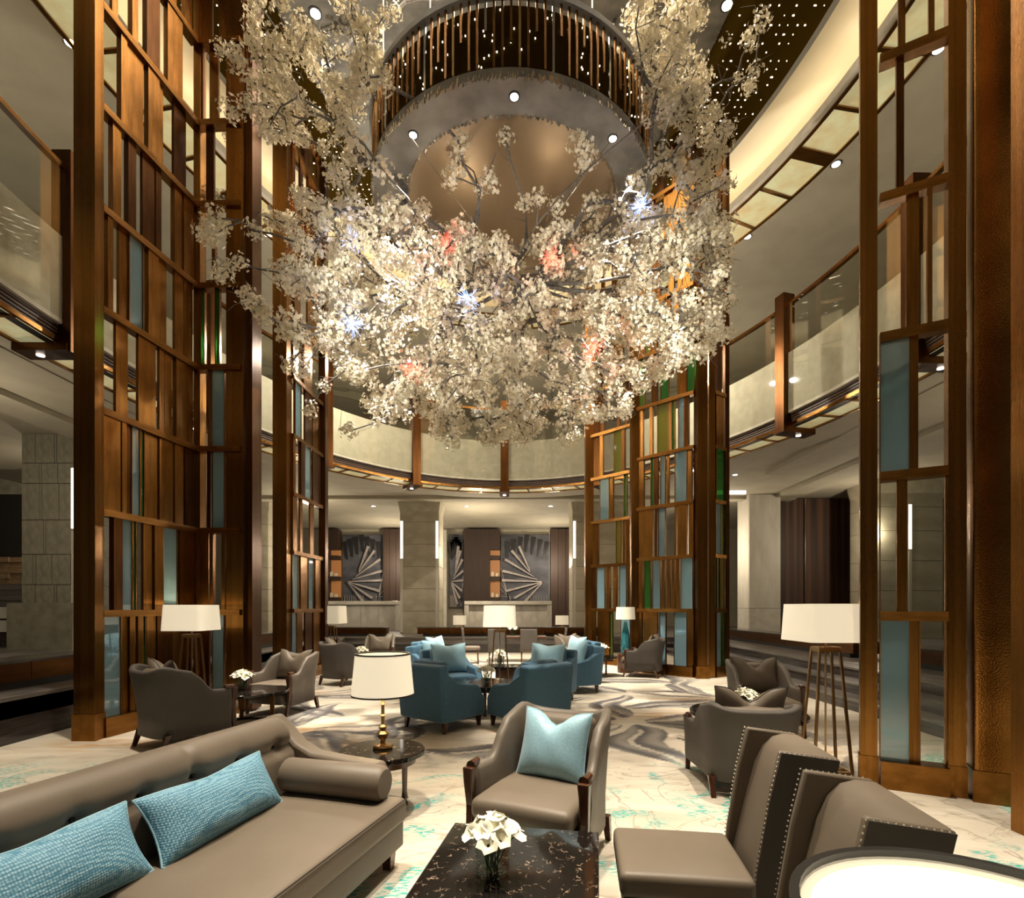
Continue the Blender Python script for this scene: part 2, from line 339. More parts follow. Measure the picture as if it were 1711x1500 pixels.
    lines2 = mth('MULTIPLY', ramp(n8.outputs[0], 0, .016, (1, 1, 1, 1), (0, 0, 0, 1)), sp.outputs[2])
    col = mix(mth('MULTIPLY', lines, .6), base, (.22, .17, .13, 1)); col = mix(mth('MULTIPLY', lines2, .45), col, (.25, .19, .14, 1))
    n9 = N.new('ShaderNodeMath'); n9.operation = 'SUBTRACT'; L.new(noise(.9, 3, OB, .9), n9.inputs[0]); n9.inputs[1].default_value = .52
    n10 = N.new('ShaderNodeMath'); n10.operation = 'ABSOLUTE'; L.new(n9.outputs[0], n10.inputs[0])
    band = ramp(n10.outputs[0], .03, .055, (1, 1, 1, 1), (0, 0, 0, 1))
    spk = ramp(noise(38, 2, V), .47, .53); pat = ramp(noise(1.3, 3), .42, .52)
    tq = mth('MULTIPLY', mth('MULTIPLY', mth('MULTIPLY', band, spk), pat), sp.outputs[2])
    col = mix(tq, col, (.06, .42, .38, 1))
    och = mth('MULTIPLY', sp.outputs[1], ramp(noise(5, 6, V), .38, .62)); col = mix(och, col, (.50, .26, .08, 1))
    gr = mth('MULTIPLY', sp.outputs[0], ramp(noise(9, 5, V), .05, .35)); col = mix(gr, col, (.075, .070, .082, 1))
    fine = ramp(noise(260, 2), .3, .7, (.86, .86, .86, 1), (1.08, 1.08, 1.08, 1)); q = N.new('ShaderNodeMixRGB'); q.blend_type = 'MULTIPLY'; q.inputs[0].default_value = 1
    L.new(col, q.inputs[1]); L.new(fine, q.inputs[2]); L.new(q.outputs[0], b.inputs['Base Color']); b.inputs['Roughness'].default_value = .9
    bp = N.new('ShaderNodeBump'); bp.inputs['Strength'].default_value = .3; bp.inputs['Distance'].default_value = .004; L.new(noise(300, 1), bp.inputs['Height']); L.new(bp.outputs[0], b.inputs['Normal'])
    me.materials.append(m); o = bpy.data.objects.new('floor', me); link(o); struct(o)
make_floor()
PZ = .55   # raised walkway round the sunken lounge
struct(MB().b2((-17, 18.5, PZ-.25), (17, 30, PZ)).build('floor_walkway_back', marble_g))
struct(MB().b2((-17, -3, PZ-.25), (-5.85, 18.5, PZ)).build('floor_walkway_left', marble_g))
struct(MB().b2((6.3, -3, PZ-.25), (17, 18.5, PZ)).build('floor_walkway_right', marble_g))
b = thing('lounge_surround_wall', 'low dark marble wall edging the carpet on the left', 'low wall'); b3 = thing('lounge_surround_wall', 'low dark marble wall edging the carpet at the back', 'low wall', (0, 18.5, 0))
MB().b2((-6.0, -3, 0), (-5.85, 18.6, PZ-.04)).build('wall_face', marble_d, b); MB().b2((-5.8, .02, 0), (6.3, .17, PZ-.04)).build('wall_face', marble_d, b3)
MB().b2((-6.15, -3, PZ-.04), (-5.80, 18.5, PZ+.01)).build('coping', marble_g, b, bevel=.006)
MB().b2((-5.8, -.08, PZ-.04), (6.3, .25, PZ+.01)).build('coping', marble_g, b3, bevel=.006)
t = thing('side_steps', 'grey striped marble steps rising from the carpet on the right side', 'steps')
for k in range(3):
    a = 5.25+.35*k
    MB().b2((a, -3, 0), (a+.35 if k < 2 else 6.29, 18.4, .15+.18*k)).build('step_riser', riser_m, t)
    MB().b2((a-.02, -3, .15+.18*k), (a+.35 if k < 2 else 6.29, 18.4, .185+.18*k)).build('step_tread', marble_g, t, bevel=.004)
# ---------------------------------------------------------------- balcony and ceilings (ellipses round the atrium)
EX, EY, RX, RY = -.15, 8.5, 6.85, 9.8
HB, HS = CAMZ+4.4, CAMZ+4.14           # parapet bottom, soffit
def ell(a, off=0, rx=RX, ry=RY): return (EX+(rx+off)*math.cos(a), EY+(ry+off)*math.sin(a))
def sweep(prof, a0, a1, n, rx=RX, ry=RY, closed_profile=True):
    full = abs(a1-a0-2*PI) < 1e-6; m = MB(); P = []
    for i in range(n if full else n+1):
        a = a0+(a1-a0)*i/n; P.append([(*ell(a, o, rx, ry), z) for o, z in prof])
    m.grid(P, close_u=full, close_v=closed_profile)
    if not full and closed_profile:
        k = len(m.v)-len(prof); m.f += [tuple(range(len(prof))), tuple(range(len(m.v)-1, k-1, -1))]
    return m
def a_of_px(px):
    lo, hi = -.45, PI+.45
    for _ in range(50):
        mid = (lo+hi)/2; x, y = ell(mid)
        p = CX+F_PX*x/max(y, .05)
        if p > px: lo = mid
        else: hi = mid
    return (lo+hi)/2
bal = thing('balcony', 'oval mezzanine balcony with stone parapet, glass railing and lit onyx soffit', 'balcony')
sweep([(0, HB), (.12, HB), (.12, HB+1.36), (0, HB+1.36)], 0, 2*PI, 128).build('parapet', stone, bal, smooth=True)
for k in range(5):
    z = HS+.02+k*.05; sweep([(.06+.012*(4-k), z), (.16, z), (.16, z+.034), (.06+.012*(4-k), z+.034)], 0, 2*PI, 128).build('moulding', fascia, bal, smooth=True)
sweep([(.16, HS+.0), (.3, HS+.0), (.3, HB+.02), (.16, HB+.02)], 0, 2*PI, 96).build('moulding_backing', black, bal)
sweep([(-.03, HB+2.42), (.06, HB+2.42), (.06, HB+2.49), (-.03, HB+2.49)], 0, 2*PI, 128).build('handrail', bronze, bal, smooth=True)
sweep([(.05, HS-.02), (.10, HS-.02), (.10, HS+.05), (.05, HS+.05)], 0, 2*PI, 128).build('soffit_frame', bronze, bal, smooth=True)
sweep([(.70, HS-.03), (.76, HS-.03), (.76, HS+.05), (.70, HS+.05)], 0, 2*PI, 128).build('soffit_frame', bronze, bal, smooth=True)
post_px = [-700, 116, 352, 545, 694, 843, 1000, 1145, 1310, 1528, 2400]
pa = [a_of_px(p) for p in post_px]
def seglen(a, b): return sum((Vector(ell(a+(b-a)*(i+1)/20))-Vector(ell(a+(b-a)*i/20))).length for i in range(20))
for i, a in enumerate(pa):
    x, y = ell(a, .02); tx, ty = -(RX)*math.sin(a), RY*math.cos(a); rz = math.atan2(ty, tx)
    p = unit_box('post', bronze_dk, bal, (x, y, (HS-.16+HB+2.72)/2), (.27, .30, HB+2.72-HS+.16), rz)
    x, y = ell(a, .33); br = unit_box('post_bracket', bronze_dk, bal, (x, y, HS-.10), (.34, .85, .12), rz)
    d = MB().lathe([(.055, 0), (.055, .01)], n=12).build('bracket_light', led, bal); d.location = (*ell(a, .45), HS-.172)
for (a, b_) in zip(pa[:-1], pa[1:]):
    L = seglen(a, b_); n = max(2, round(L/.85)); e = .16/RY
    g = sweep([(-.05, HB+.04), (-.038, HB+.04), (-.038, HB+2.42), (-.05, HB+2.42)], b_+e, a-e, max(4, int(L*2)))
    g.M = Matrix.Identity(4); g.build('glass_panel', g_rail, bal, smooth=True).location.z = 0
    for k in range(n):
        u0, u1 = a+(b_-a)*k/n, a+(b_-a)*(k+1)/n
        sweep([(.09, HS+.005), (.71, HS+.005), (.71, HS+.03), (.09, HS+.03)], u0, u1, 5).build('lit_panel', onyx, bal)
        if k:
            rz = math.atan2(RY*math.cos(u0), -RX*math.sin(u0)); unit_box('soffit_rib', bronze, bal, (*ell(u0, .40), HS-.005), (.05, .62, .05), rz)
# lower ceiling of the side aisles, with shallow trays
struct(sweep([(.74, HS+.04), (1.9, HS+.04), (1.9, HS+.14), (.74, HS+.14)], 0, 2*PI, 96).build('ceiling_lower_edge', ceil_m, smooth=True))
def ceiling_with_hole(name, z, off, rx, ry, X0, X1, Y0, Y1, m, n=96):
    mb = MB(); P = []
    for i in range(n):
        a = 2*PI*i/n; x, y = ell(a, off, rx, ry); c, s = math.cos(a), math.sin(a)
        t = min((X1-EX)/c if c > 1e-6 else 1e9, (X0-EX)/c if c < -1e-6 else 1e9, (Y1-EY)/s if s > 1e-6 else 1e9, (Y0-EY)/s if s < -1e-6 else 1e9)
        P.append([(x, y, z), (EX+c*t, EY+s*t, z)])
    mb.grid(P, close_u=True); return struct(mb.build(name, m))
ceiling_with_hole('ceiling_lower', HS+.14, 1.85, RX, RY, -17, 17, -6, 30, ceil_m)
struct(MB().b2((-10.9, 20.2, HS-.0), (10.9, 20.7, HS+.145)).build('trim_2', ceil_m))
for k_, (x0_, x1_, y1_) in enumerate(((8.0, 8.7, 16.6), (10.0, 10.9, 20.2), (-8.9, -8.2, 16.6), (-10.9, -10.0, 20.2))): struct(MB().b2((x0_, -3, HS+.02), (x1_, y1_, HS+.145)).build('trim_%d' % (k_+3), ceil_m))
# mezzanine floor slab
ceiling_with_hole('floor_mezzanine', HB+.1, .2, RX, RY, -17, 17, -6, 30, stone_dk)
# upper soffit ring
HU = CAMZ+10.2
us = thing('upper_soffit_ring', 'oval ring of lit onyx panels round the top of the atrium', 'ceiling ring')
sweep([(-.10, HU), (0, HU), (0, HU+.17), (-.10, HU+.17)], 0, 2*PI, 128).build('ring_lip', stone, us, smooth=True)
sweep([(0, HU-.03), (.07, HU-.03), (.07, HU+.03), (0, HU+.03)], 0, 2*PI, 128).build('ring_frame', bronze, us, smooth=True)
sweep([(.98, HU-.03), (1.05, HU-.03), (1.05, HU+.03), (.98, HU+.03)], 0, 2*PI, 128).build('ring_frame', bronze, us, smooth=True)
sweep([(.0, HU+.06), (.9, HU+.06), (.9, HU+.12), (.0, HU+.12)], 0, 2*PI, 96).build('ring_shelf', ceil_lt, us)
st = sweep([(.12, HU+.14), (.2, HU+.14), (.2, HU+.18), (.12, HU+.18)], 0, 2*PI, 96).build('cove_strip', cove_led, us); st['label'] = 'glowing cove light strip'
N_U = 56
for k in range(N_U):
    u0, u1 = 2*PI*k/N_U, 2*PI*(k+1)/N_U
    wide = k % 7 == 3
    rz = math.atan2(RY*math.cos(u0), -RX*math.sin(u0)); unit_box('soffit_rib', bronze, us, (*ell(u0, .52), HU-.003), (.30 if wide else .08, .92, .055), rz)
    sweep([(.06, HU+.004), (.99, HU+.004), (.99, HU+.03), (.06, HU+.03)], u0, u1, 3).build('lit_panel', onyx, us)
ceiling_with_hole('ceiling_upper', HU+.02, 1.03, RX, RY, -17, 17, -6, 30, ceil_m)
# cove ceiling, star ceiling and marbled centre
HC = CAMZ+10.95
struct(sweep([(-.95, HC), (1.1, HC+.02)], 0, 2*PI, 128, closed_profile=False).build('ceiling_cove', ceil_lt, smooth=True))
struct(sweep([(1.1, HU), (1.1, HC+.05)], 0, 2*PI, 128, closed_profile=False).build('ceiling_cove_wall', ceil_lt, smooth=True))
stc = thing('star_ceiling', 'dark bronze oval ceiling band pricked with tiny star lights', 'ceiling')
sweep([(-.95, HC-.16), (-2.7, HC-.16), (-2.7, HC-.12), (-.95, HC-.12)], 0, 2*PI, 128).build('ceiling_band', ceil_dk, stc)
sweep([(-.80, HC-.10), (-.95, HC-.16), (-.95, HC), (-.80, HC)], 0, 2*PI, 128).build('ceiling_band_edge', black, stc)
m = MB(); rs = random.Random(3)
for _ in range(2600):
    a = rs.uniform(0, 2*PI); o = rs.uniform(-2.55, -1.1); x, y = ell(a, o); x = round(x/.16)*.16+rs.uniform(-.02, .02); y = round(y/.16)*.16
    r = rs.uniform(.008, .016); m.lathe([(r, HC-.175), (r, HC-.165)], (x, y, 0), 5)
o = m.build('star_light', star, stc, fix=False); o['kind'] = 'stuff'
m = MB(); P = []
for i in range(96):
    a = 2*PI*i/96; P.append([(*ell(a, -2.7), HC-.10), (EX, EY, HC-.10)])
m.grid(P, close_u=True); struct(m.build('ceiling_centre', plaster))
# outer walls
struct(MB().b2((-17, 29, 0), (17, 29.3, HS+.2)).build('wall_back', ceil_m)); struct(MB().b2((-17.2, -3, 0), (-17, 29.3, HS+.2)).build('wall_left', stone_dk))
struct(MB().b2((17, -3, 0), (17.2, 29.3, HS+.2)).build('wall_right', stone_dk))
struct(MB().b2((-17.2, 29, HS+.2), (17.2, 29.3, HU+.1)).build('wall_back_upper', ceil_m))
struct(MB().b2((-17.2, -3, HS+.2), (-17, 29, HU+.1)).build('wall_left_upper', ceil_m)); struct(MB().b2((17, -3, HS+.2), (17.2, 29, HU+.1)).build('wall_right_upper', ceil_m))
# ---------------------------------------------------------------- stone columns
def column(label, x0, x1, y0, y1, m=tile_m, strips=(), rows=None, splits=None, cap=True):
    c = thing('stone_column', label, 'column', ((x0+x1)/2, (y0+y1)/2, PZ)); wx, wy = x1-x0, y1-y0; H = HS+.14-PZ
    MB().box((0, 0, H/2), (wx-.04, wy-.04, H-.01)).build('column_core', black, c)
    rows = rows or [H*k/6 for k in range(7)]
    for r, (za, zb) in enumerate(zip(rows[:-1], rows[1:])):
        cuts = (splits or [[0, 1]])[r % len(splits or [1])]
        for u, v in zip(cuts[:-1], cuts[1:]):
            unit_box('stone_tile', m, c, (-wx/2+wx*(u+v)/2, -wy/2+.02, (za+zb)/2), (wx*(v-u)-.012, .05, zb-za-.014))
        for sx in (-1, 1): unit_box('stone_tile', m, c, (sx*(wx/2-.015), .025, (za+zb)/2), (.04, wy-.05, zb-za-.014))
    for sx in strips:
        s = unit_box('light_strip', strip, c, (sx*(wx/2-.07), -wy/2-.012, H*.70), (.10, .015, H*.28)); s['label'] = 'glowing vertical light strip'
    for sx in strips:
        unit_box('strip_channel', marble_w, c, (sx*(wx/2-.07), -wy/2-.010, H*.28), (.10, .012, H*.54))
    if cap: MB().frustum((0, 0, H-.5), (wx+.0, wy+.0), (0, 0, H), (wx+.16, wy+.16)).build('capital', m, c)
    return c
column('wide stone pilaster left of the reception desk niche', -4.47, -2.92, 21, 22.3, strips=(-1, 1))
column('wide stone pilaster at back, right of the reception desk', 2.42, 4.6, 21, 22.3, strips=(-1, 1))
column('slim stone column seen between the two left bronze screens', -10.9, -9.95, 21.5, 22.6, strips=(-1,))
rowsL = [0, .95, 1.6, 2.35, 3.2, 4.1, 4.6, HS+.14-PZ]
column('large tiled stone column at far left behind the bronze post', -12.1, -10.75, 13, 14.3, m=stone_dk, strips=(1,), cap=False, rows=rowsL,
       splits=[[0, .32, .36, .66, 1], [0, .25, .6, .64, 1], [0, .2, .26, .55, .9, 1], [0, .4, .44, 1], [0, .33, .37, .68, 1]])
unit = MB().b2((-.8, -.78, 0), (.8, .78, 1.15)).build('column_plinth', stone_dk, None); unit.location = (-11.55, 13.65, PZ); tag(unit, 'square stone plinth under the tiled column at far left', 'plinth')
column('tiled stone column seen through the front right bronze screen', 12.2, 14.4, 17.6, 19, strips=(0,), rows=[0, .7, 1.6, 2.6, 3.6, 4.4, HS+.14-PZ])
column('plain beige stone pier left of the dark veneer wall', 9.0, 10.2, 20, 21, m=stone, rows=[0, 1, HS+.14-PZ], cap=False)
column('plain stone pier half hidden behind the right screens', 7.4, 8.3, 22.5, 23.4, m=stone, rows=[0, 1, HS+.14-PZ], cap=False)
# ---------------------------------------------------------------- back wall joinery, art, desks
BW = 28.9
def bx(px, D): return (px-CX)*D/F_PX
zt = CAMZ+127*29/F_PX
def wood_block(label, p0, p1, D=28.2, niche=None):
    x0, x1 = bx(p0, D), bx(p1, D); c = thing('walnut_wall_block', label, 'wall panel', ((x0+x1)/2, D, PZ)); W = x1-x0; H = zt-PZ
    if niche is None:
        n = 3
        for k in range(n): unit_box('panel', wood, c, (-W/2+W*(k+.5)/n, .3, H/2), (W/n-.015, .6, H))
    else:
        a, b_ = niche; a = -W/2+W*a; b_ = -W/2+W*b_
        if a > -W/2+.05: unit_box('panel', wood, c, ((-W/2+a)/2, .3, H/2), (a+W/2, .6, H))
        if b_ < W/2-.05: unit_box('panel', wood, c, ((W/2+b_)/2, .3, H/2), (W/2-b_, .6, H))
        unit_box('panel', wood, c, ((a+b_)/2, .3, H-.55), (b_-a, .6, 1.1)); bk = unit_box('niche_back', niche_l, c, ((a+b_)/2, .55, H/2-.5), (b_-a, .05, H-1.1)); bk['label'] = 'amber lit niche back'
        for k in range(4): unit_box('shelf', wood, c, ((a+b_)/2, .3, .35+k*1.12), (b_-a, .5, .22))
        for k in range(3):
            for j in range(2):
                b2 = MB().b2((-.07, -.05, 0), (.07, .05, .24-.07*j)).build('ornament', book_m); b2.location = (c.location.x+(a+b_)/2-.12+.24*j, D+.15, PZ+.462+k*1.12)
                tag(b2, '%s pale ornament on the %s shelf of the %s niche' % (['taller', 'shorter'][j], ['low', 'middle', 'top'][k], 'left' if 'left art' in label else 'central'), 'ornament', 'ornaments in the lit niches')
    return c
wood_block('walnut block with lit niche beside the left art panel', 538, 566, niche=(.35, .95))
wood_block('walnut block between left art panel and stone pilaster', 640, 672)
wood_block('walnut block with lit niche behind the centre of the desk', 775, 835, niche=(.72, 1.0))
wood_block('walnut block right of the central art panel', 920, 958)
def art(label, p0, p1, mirror=1, cut=(0, 1), D=28.7):
    x0, x1 = bx(p0, 28.2)+.04, bx(p1, 28.2)-.04; W = x1-x0; z0 = 1.6; H = zt-.25-z0
    c = thing('relief_artwork', label, 'artwork', ((x0+x1)/2, D, z0)); unit_box('backing', art_d, c, (0, .06, H/2), (W, .08, H))
    def blade(p, q, wd, th, m=art_l):
        p = Vector((p[0]*W/2*mirror, 0, p[1]*H)); q = Vector((q[0]*W/2*mirror, 0, q[1]*H)); d = (q-p); nrm = Vector((-d.z, 0, d.x)).normalized()
        mb = MB(); a, b_ = p+nrm*wd*.25, p-nrm*wd*.25; e, f = q+nrm*wd, q-nrm*wd
        mb.add([(*a.xz, 0), (*b_.xz, 0), (*f.xz, 0), (*e.xz, 0)][0:0], [])
        vs = [(v.x, yy, v.z) for yy in (.02, -th) for v in (a, b_, f, e)]
        mb.add(vs, [(0, 1, 2, 3), (7, 6, 5, 4), (0, 4, 5, 1), (1, 5, 6, 2), (2, 6, 7, 3), (3, 7, 4, 0)]); mb.build('blade', m, c)
    hub = (-.75, .35)
    for q, hb in [((.25, .84), (-.2, .5)), ((.55, .78), (-.2, .48)), ((.82, .66), (-.35, .42)), ((.92, .50), (-.5, .38)), ((.95, .37), hub), ((.80, .22), hub), ((.45, .12), hub), ((.1, .04), hub)]:
        blade(hb, q, .07, .12)
    for k in range(7):   # dark fins along the top
        a = math.radians(60+16*k); p = (-.85+1.5*k/6, 1-.10*abs(k-3)/3-.20); blade((p[0]+.08, p[1]-.04), (p[0]-.06+.02*k, p[1]+.2), .13, .05, black)
    for k in range(9): unit_box('rod', art_l, c, ((-.9+.11*k)*W/2*mirror, -.0, H*.08), (.02, .05, H*.16))
    for k in range(5): blade((1.0, .55-.1*k), (.6, .02+.03*k), .03, .03, art_l)
    return c
art('dark relief artwork of radiating blades on the left back wall', 566, 640)
art('dark relief artwork of radiating blades behind the centre desk', 835, 920, -1)
art('narrow strip of dark relief artwork right of the stone pilaster', 748, 775)
struct(MB().b2((bx(742, 28.8), 28.6, PZ), (bx(747, 28.8), 28.9, zt)).build('trim_1', marble_w))
def desk(label, p0, p1, D=24):
    x0, x1 = bx(p0, D), bx(p1, D); W = x1-x0; c = thing('reception_desk', label, 'desk', ((x0+x1)/2, D, PZ)); z = CAMZ+10*D/F_PX-PZ
    MB().box((0, .45, z-.08), (W, .95, .16)).build('counter_top', marble_w, c, bevel=.01)
    for s in (-1, 1): unit_box('end_panel', marble_w, c, (s*(W/2-.1), .45, (z-.16)/2), (.2, .9, z-.16))
    n = 5
    for k in range(n): unit_box('front_panel', marble_w, c, (-W/2+.2+(W-.4)*(k+.5)/n, .2, (z-.16)/2), ((W-.4)/n-.008, .1, z-.16))
desk('white marble reception desk between the two pilasters', 776, 922); desk('white marble reception desk at left behind the left pilaster', 505, 668, 24.2)
# right dark veneer wall
c = thing('veneer_wall', 'tall dark veneer panel wall at right with thin metal strips', 'wall panel', (0, 20.6, PZ))
xs = [10.25, 10.7, 11.45, 12.6, 13.3, 14.3, 15.1, 16.9]; H = HS+.1-PZ
for k in range(len(xs)-1): unit_box('veneer_panel', wood_wall if k != 0 else wood, c, ((xs[k]+xs[k+1])/2, .1+.04*(k % 2), H/2), (xs[k+1]-xs[k]-.015, .2, H))
for x in (11.45, 14.3): unit_box('metal_strip', chrome, c, (x, -.03, H/2), (.035, .03, H))
for k, (x, y) in enumerate([(7.2, 21.5), (8.5, 21.7)]): pass
unit_box('light_trough', strip, None, (7.8, 19.4, HS+.08), (1.6, .12, .12)).name = 'light_trough'
tag(bpy.data.objects['light_trough'], 'linear light trough under the lower ceiling at right', 'light')
# left: dark bar back wall with stacked timber and a pale counter
c = thing('timber_stack_wall', 'rough stacked timber feature wall at far left edge', 'wall panel', (-14.5, 15.5, PZ))
unit_box('backing', black, c, (0, .3, 2.2), (4.2, .3, 4.4))
for r in range(10):
    x = -2.1
    while x < 2.05:
        L = random.uniform(.35, .9); L = min(L, 2.1-x); unit_box('timber_block', brick_m if r > 4 else marble_g, c, (x+L/2, .1-random.uniform(0, .08), 1.0+r*.16), (L-.01, .2, .15)); x += L
c = thing('bar_counter', 'pale stone bar counter at far left edge', 'counter', (-14.3, 14.2, PZ))
MB().b2((-2, -.4, .75), (1.6, .4, 1.05)).build('counter_top', marble_w, c); MB().b2((-1.9, -.3, 0), (1.5, .3, .75)).build('counter_body', marble_d, c); MB().b2((-2, -.42, .4), (1.6, -.32, .7)).build('front_band', marble_w, c)
# bronze planters / benches on the walkway
def planter(label, x0, x1, y0, y1, z0, z1, n):
    c = thing('bronze_planter', label, 'bench', ((x0+x1)/2, (y0+y1)/2, z0)); W, T, H = x1-x0, y1-y0, z1-z0
    long_x = W > T
    for k in range(n):
        if long_x: unit_box('front_panel', bronze_dk, c, (-W/2+W*(k+.5)/n, 0, H*.62), (W/n-.01, T, H*.72))
        else: unit_box('front_panel', bronze_dk, c, (0, -T/2+T*(k+.5)/n, H*.62), (W, T/n-.01, H*.72))
    MB().box((0, 0, H-.01), (W+.06, T+.06, .03)).build('top_plate', riser_m, c); MB().box((0, 0, H*.13), (W*.94, T*.96, H*.26)).build('plinth', black, c)
planter('long bronze-faced bench on the left walkway beside the post', -6.9, -6.35, 2, 8.2, PZ, PZ+.36, 5)
planter('second bronze-faced bench on the left walkway, further back', -6.9, -6.35, 9.0, 17.5, PZ, PZ+.36, 6)
planter('bronze-faced bench along the back edge, left end', -7.4, -4.5, 18.9, 19.3, PZ, PZ+.32, 3)
planter('bronze-faced bench along the back edge behind the blue chairs', -3.4, 3.4, 18.9, 19.3, PZ, PZ+.32, 6)
planter('bronze-faced bench on the right walkway beyond the steps', 7.0, 7.6, 10.8, 17.5, PZ, PZ+.34, 5)
planter('short bronze box on the right walkway behind the front screen', 7.0, 7.5, 7.8, 9.4, PZ, PZ+.34, 2)
# ---------------------------------------------------------------- bronze screens
ZB = [0, 1.52, 2.76, 4.0, 5.24, 6.48, 7.72, 8.96, 10.2, 11.44, 12.35]
GL = {'b': g_blue, 'g': g_green, 'o': g_olive, 'c': g_clear}; GN = {'b': 'blue glass pane', 'g': 'green glass pane', 'o': 'olive glass pane', 'c': 'clear glass pane'}
def face(c, A, B, rows, seed, base_h=.24, first='', bar=.085, dep=.14):
    """one flat screen face from floor point A to B; rows[k] = [(px0, px1, type)]"""
    A, B = Vector(A), Vector(B); d = B-A; L = d.length; rz = math.atan2(d.y, d.x); u = d/L; rs = random.Random(seed)
    def upx(px):
        k = (px-CX)/F_PX; den = d.x-k*d.y; return max(0, min(1, (k*A.y-A.x)/den)) if abs(den) > 1e-9 else 0
    def put(name, m, s0, s1, z0, z1, th, off=0):
        mid = A+d*((s0+s1)/2)+Vector((-u.y, u.x))*off
        o = unit_box(name, m, c, (mid.x, mid.y, (z0+z1)/2), (abs(s1-s0)*L, th, z1-z0), rz); return o
    put('base_plate', bronze, 0, 1, 0, base_h, .2)
    for k, z in enumerate(ZB[1:]): put('bar', bronze, 0, 1, z-bar/2, z+bar/2, dep)
    for k in range(len(ZB)-1):
        z0 = (base_h if k == 0 else ZB[k]+bar/2); z1 = ZB[k+1]-bar/2
        row = rows.get(k)
        if row is None:
            row = []; x = 0.0; tot = L
            while x < tot-.1:
                g = rs.uniform(.06, .30); wd = rs.uniform(.09, .28); ty = rs.choice('mmmmmoog' if k < 7 else 'mmmmmm')
                row.append((x/tot, min(1, (x+wd)/tot), ty)); x += wd+(g if rs.random() < .75 else .015)
            conv = lambda q: q
        else: conv = upx
        for p0, p1, ty in row:
            s0, s1 = sorted((conv(p0), conv(p1)))
            if s1-s0 < .01: continue
            if ty == 'm': put('slat', bronze if rs.random() < .75 else bronze_dk, s0, s1, z0, z1, .07 if rs.random() < .5 else .04, rs.uniform(-.02, .02))
            elif ty == 'h': # slat with a short cross bar
                zm = z0+(z1-z0)*.6; put('bar', bronze, s0, s1, zm-.03, zm+.03, .07)
            else:
                o = put('glass_pane', GL[ty], s0, s1, z0, z1, .02); o['label'] = GN[ty]
                for e in (s0, s1): put('pane_frame', bronze, max(0, e-.006/L), min(1, e+.006/L), z0, z1, .05)
# front left screen (L shaped) with its big post
c = thing('bronze_screen', 'front left bronze lattice screen with slats, blue glass and large square post', 'screen')
unit_box('post', bronze, c, (-5.11, 6.36, 6.2), (.255, .14, 12.4)); unit_box('post_base', bronze, c, (-5.11, 6.36, .16), (.28, .17, .32))
face(c, (-5.05, 6.44), (-4.83, 8.03), {
    0: [(171, 200, 'b'), (202, 212, 'm'), (213, 222, 'm'), (227, 235, 'm'), (236, 241, 'g'), (243, 258, 'm'), (259, 285, 'm'), (287, 320, 'm')],
    1: [(184, 199, 'm'), (201, 219, 'b'), (220, 225, 'g'), (237, 251, 'm'), (253, 268, 'm'), (270, 294, 'b'), (297, 321, 'm')],
    2: [(163, 196, 'm'), (198, 206, 'm'), (208, 217, 'm'), (218, 232, 'b'), (233, 239, 'g'), (242, 262, 'm'), (264, 286, 'm'), (290, 304, 'm'), (307, 321, 'm')],
    3: [(193, 213, 'm'), (227, 256, 'm'), (264, 272, 'm'), (274, 286, 'm'), (291, 309, 'm'), (312, 321, 'm')],
    4: [(174, 183, 'm'), (199, 212, 'm'), (214, 237, 'b'), (243, 260, 'm'), (264, 277, 'm'), (289, 303, 'm'), (306, 320, 'm')],
    5: [(185, 199, 'm'), (212, 225, 'm'), (237, 257, 'm'), (259, 268, 'm'), (290, 302, 'm'), (304, 320, 'm')],
    6: [(198, 208, 'm'), (210, 238, 'm'), (243, 262, 'm'), (264, 272, 'm'), (290, 310, 'm')],
    7: [(186, 196, 'm'), (215, 225, 'm'), (240, 262, 'm'), (275, 300, 'm')]}, 1)
face(c, (-4.80, 8.06), (-4.12, 8.03), {
    0: [(322, 331, 'm'), (334, 352, 'm'), (356, 375, 'b')], 1: [(328, 335, 'g'), (337, 349, 'm'), (352, 358, 'm'), (372, 378, 'm')], 2: [(323, 336, 'm'), (347, 353, 'm'), (356, 376, 'b')],
    3: [(322, 338, 'm'), (350, 354, 'm'), (355, 376, 'b')], 4: [(322, 336, 'm'), (337, 343, 'g'), (361, 368, 'g')], 5: [(323, 338, 'm'), (356, 361, 'm')],
    6: [(323, 336, 'm'), (345, 358, 'm')], 7: [(328, 340, 'm'), (350, 365, 'm')]}, 2)
unit_box('post', bronze, c, (-4.80, 8.10, 6.2), (.10, .16, 12.35)); unit_box('post', bronze, c, (-4.22, 8.12, 6.2), (.26, .22, 12.35)); unit_box('post', bronze_dk, c, (-4.03, 8.22, 6.2), (.10, .30, 12.35))
# back left screen
c = thing('bronze_screen', 'back left bronze lattice screen with narrow blue panes, beyond the lamp', 'screen')
unit_box('post', bronze, c, (-4.82, 11.05, 6.2), (.29, .26, 12.35)); unit_box('post_base', bronze, c, (-4.82, 11.05, .14), (.33, .30, .28))
face(c, (-4.68, 11.15), (-4.62, 12.75), {
    0: [(486, 494, 'b'), (496, 505, 'm'), (510, 521, 'm'), (523, 534, 'm')], 1: [(487, 497, 'b'), (500, 511, 'm'), (514, 522, 'b'), (525, 534, 'm')], 2: [(486, 493, 'm'), (501, 505, 'm'), (516, 522, 'm')],
    3: [(484, 490, 'm'), (500, 506, 'm'), (508, 518, 'b'), (521, 534, 'm')], 4: [(492, 502, 'b'), (509, 520, 'm'), (522, 534, 'm')], 5: [(488, 497, 'm'), (505, 518, 'm')], 6: [(490, 500, 'm'), (512, 530, 'm')]}, 5)
unit_box('post', bronze_dk, c, (-4.60, 12.85, 6.2), (.16, .2, 12.35))
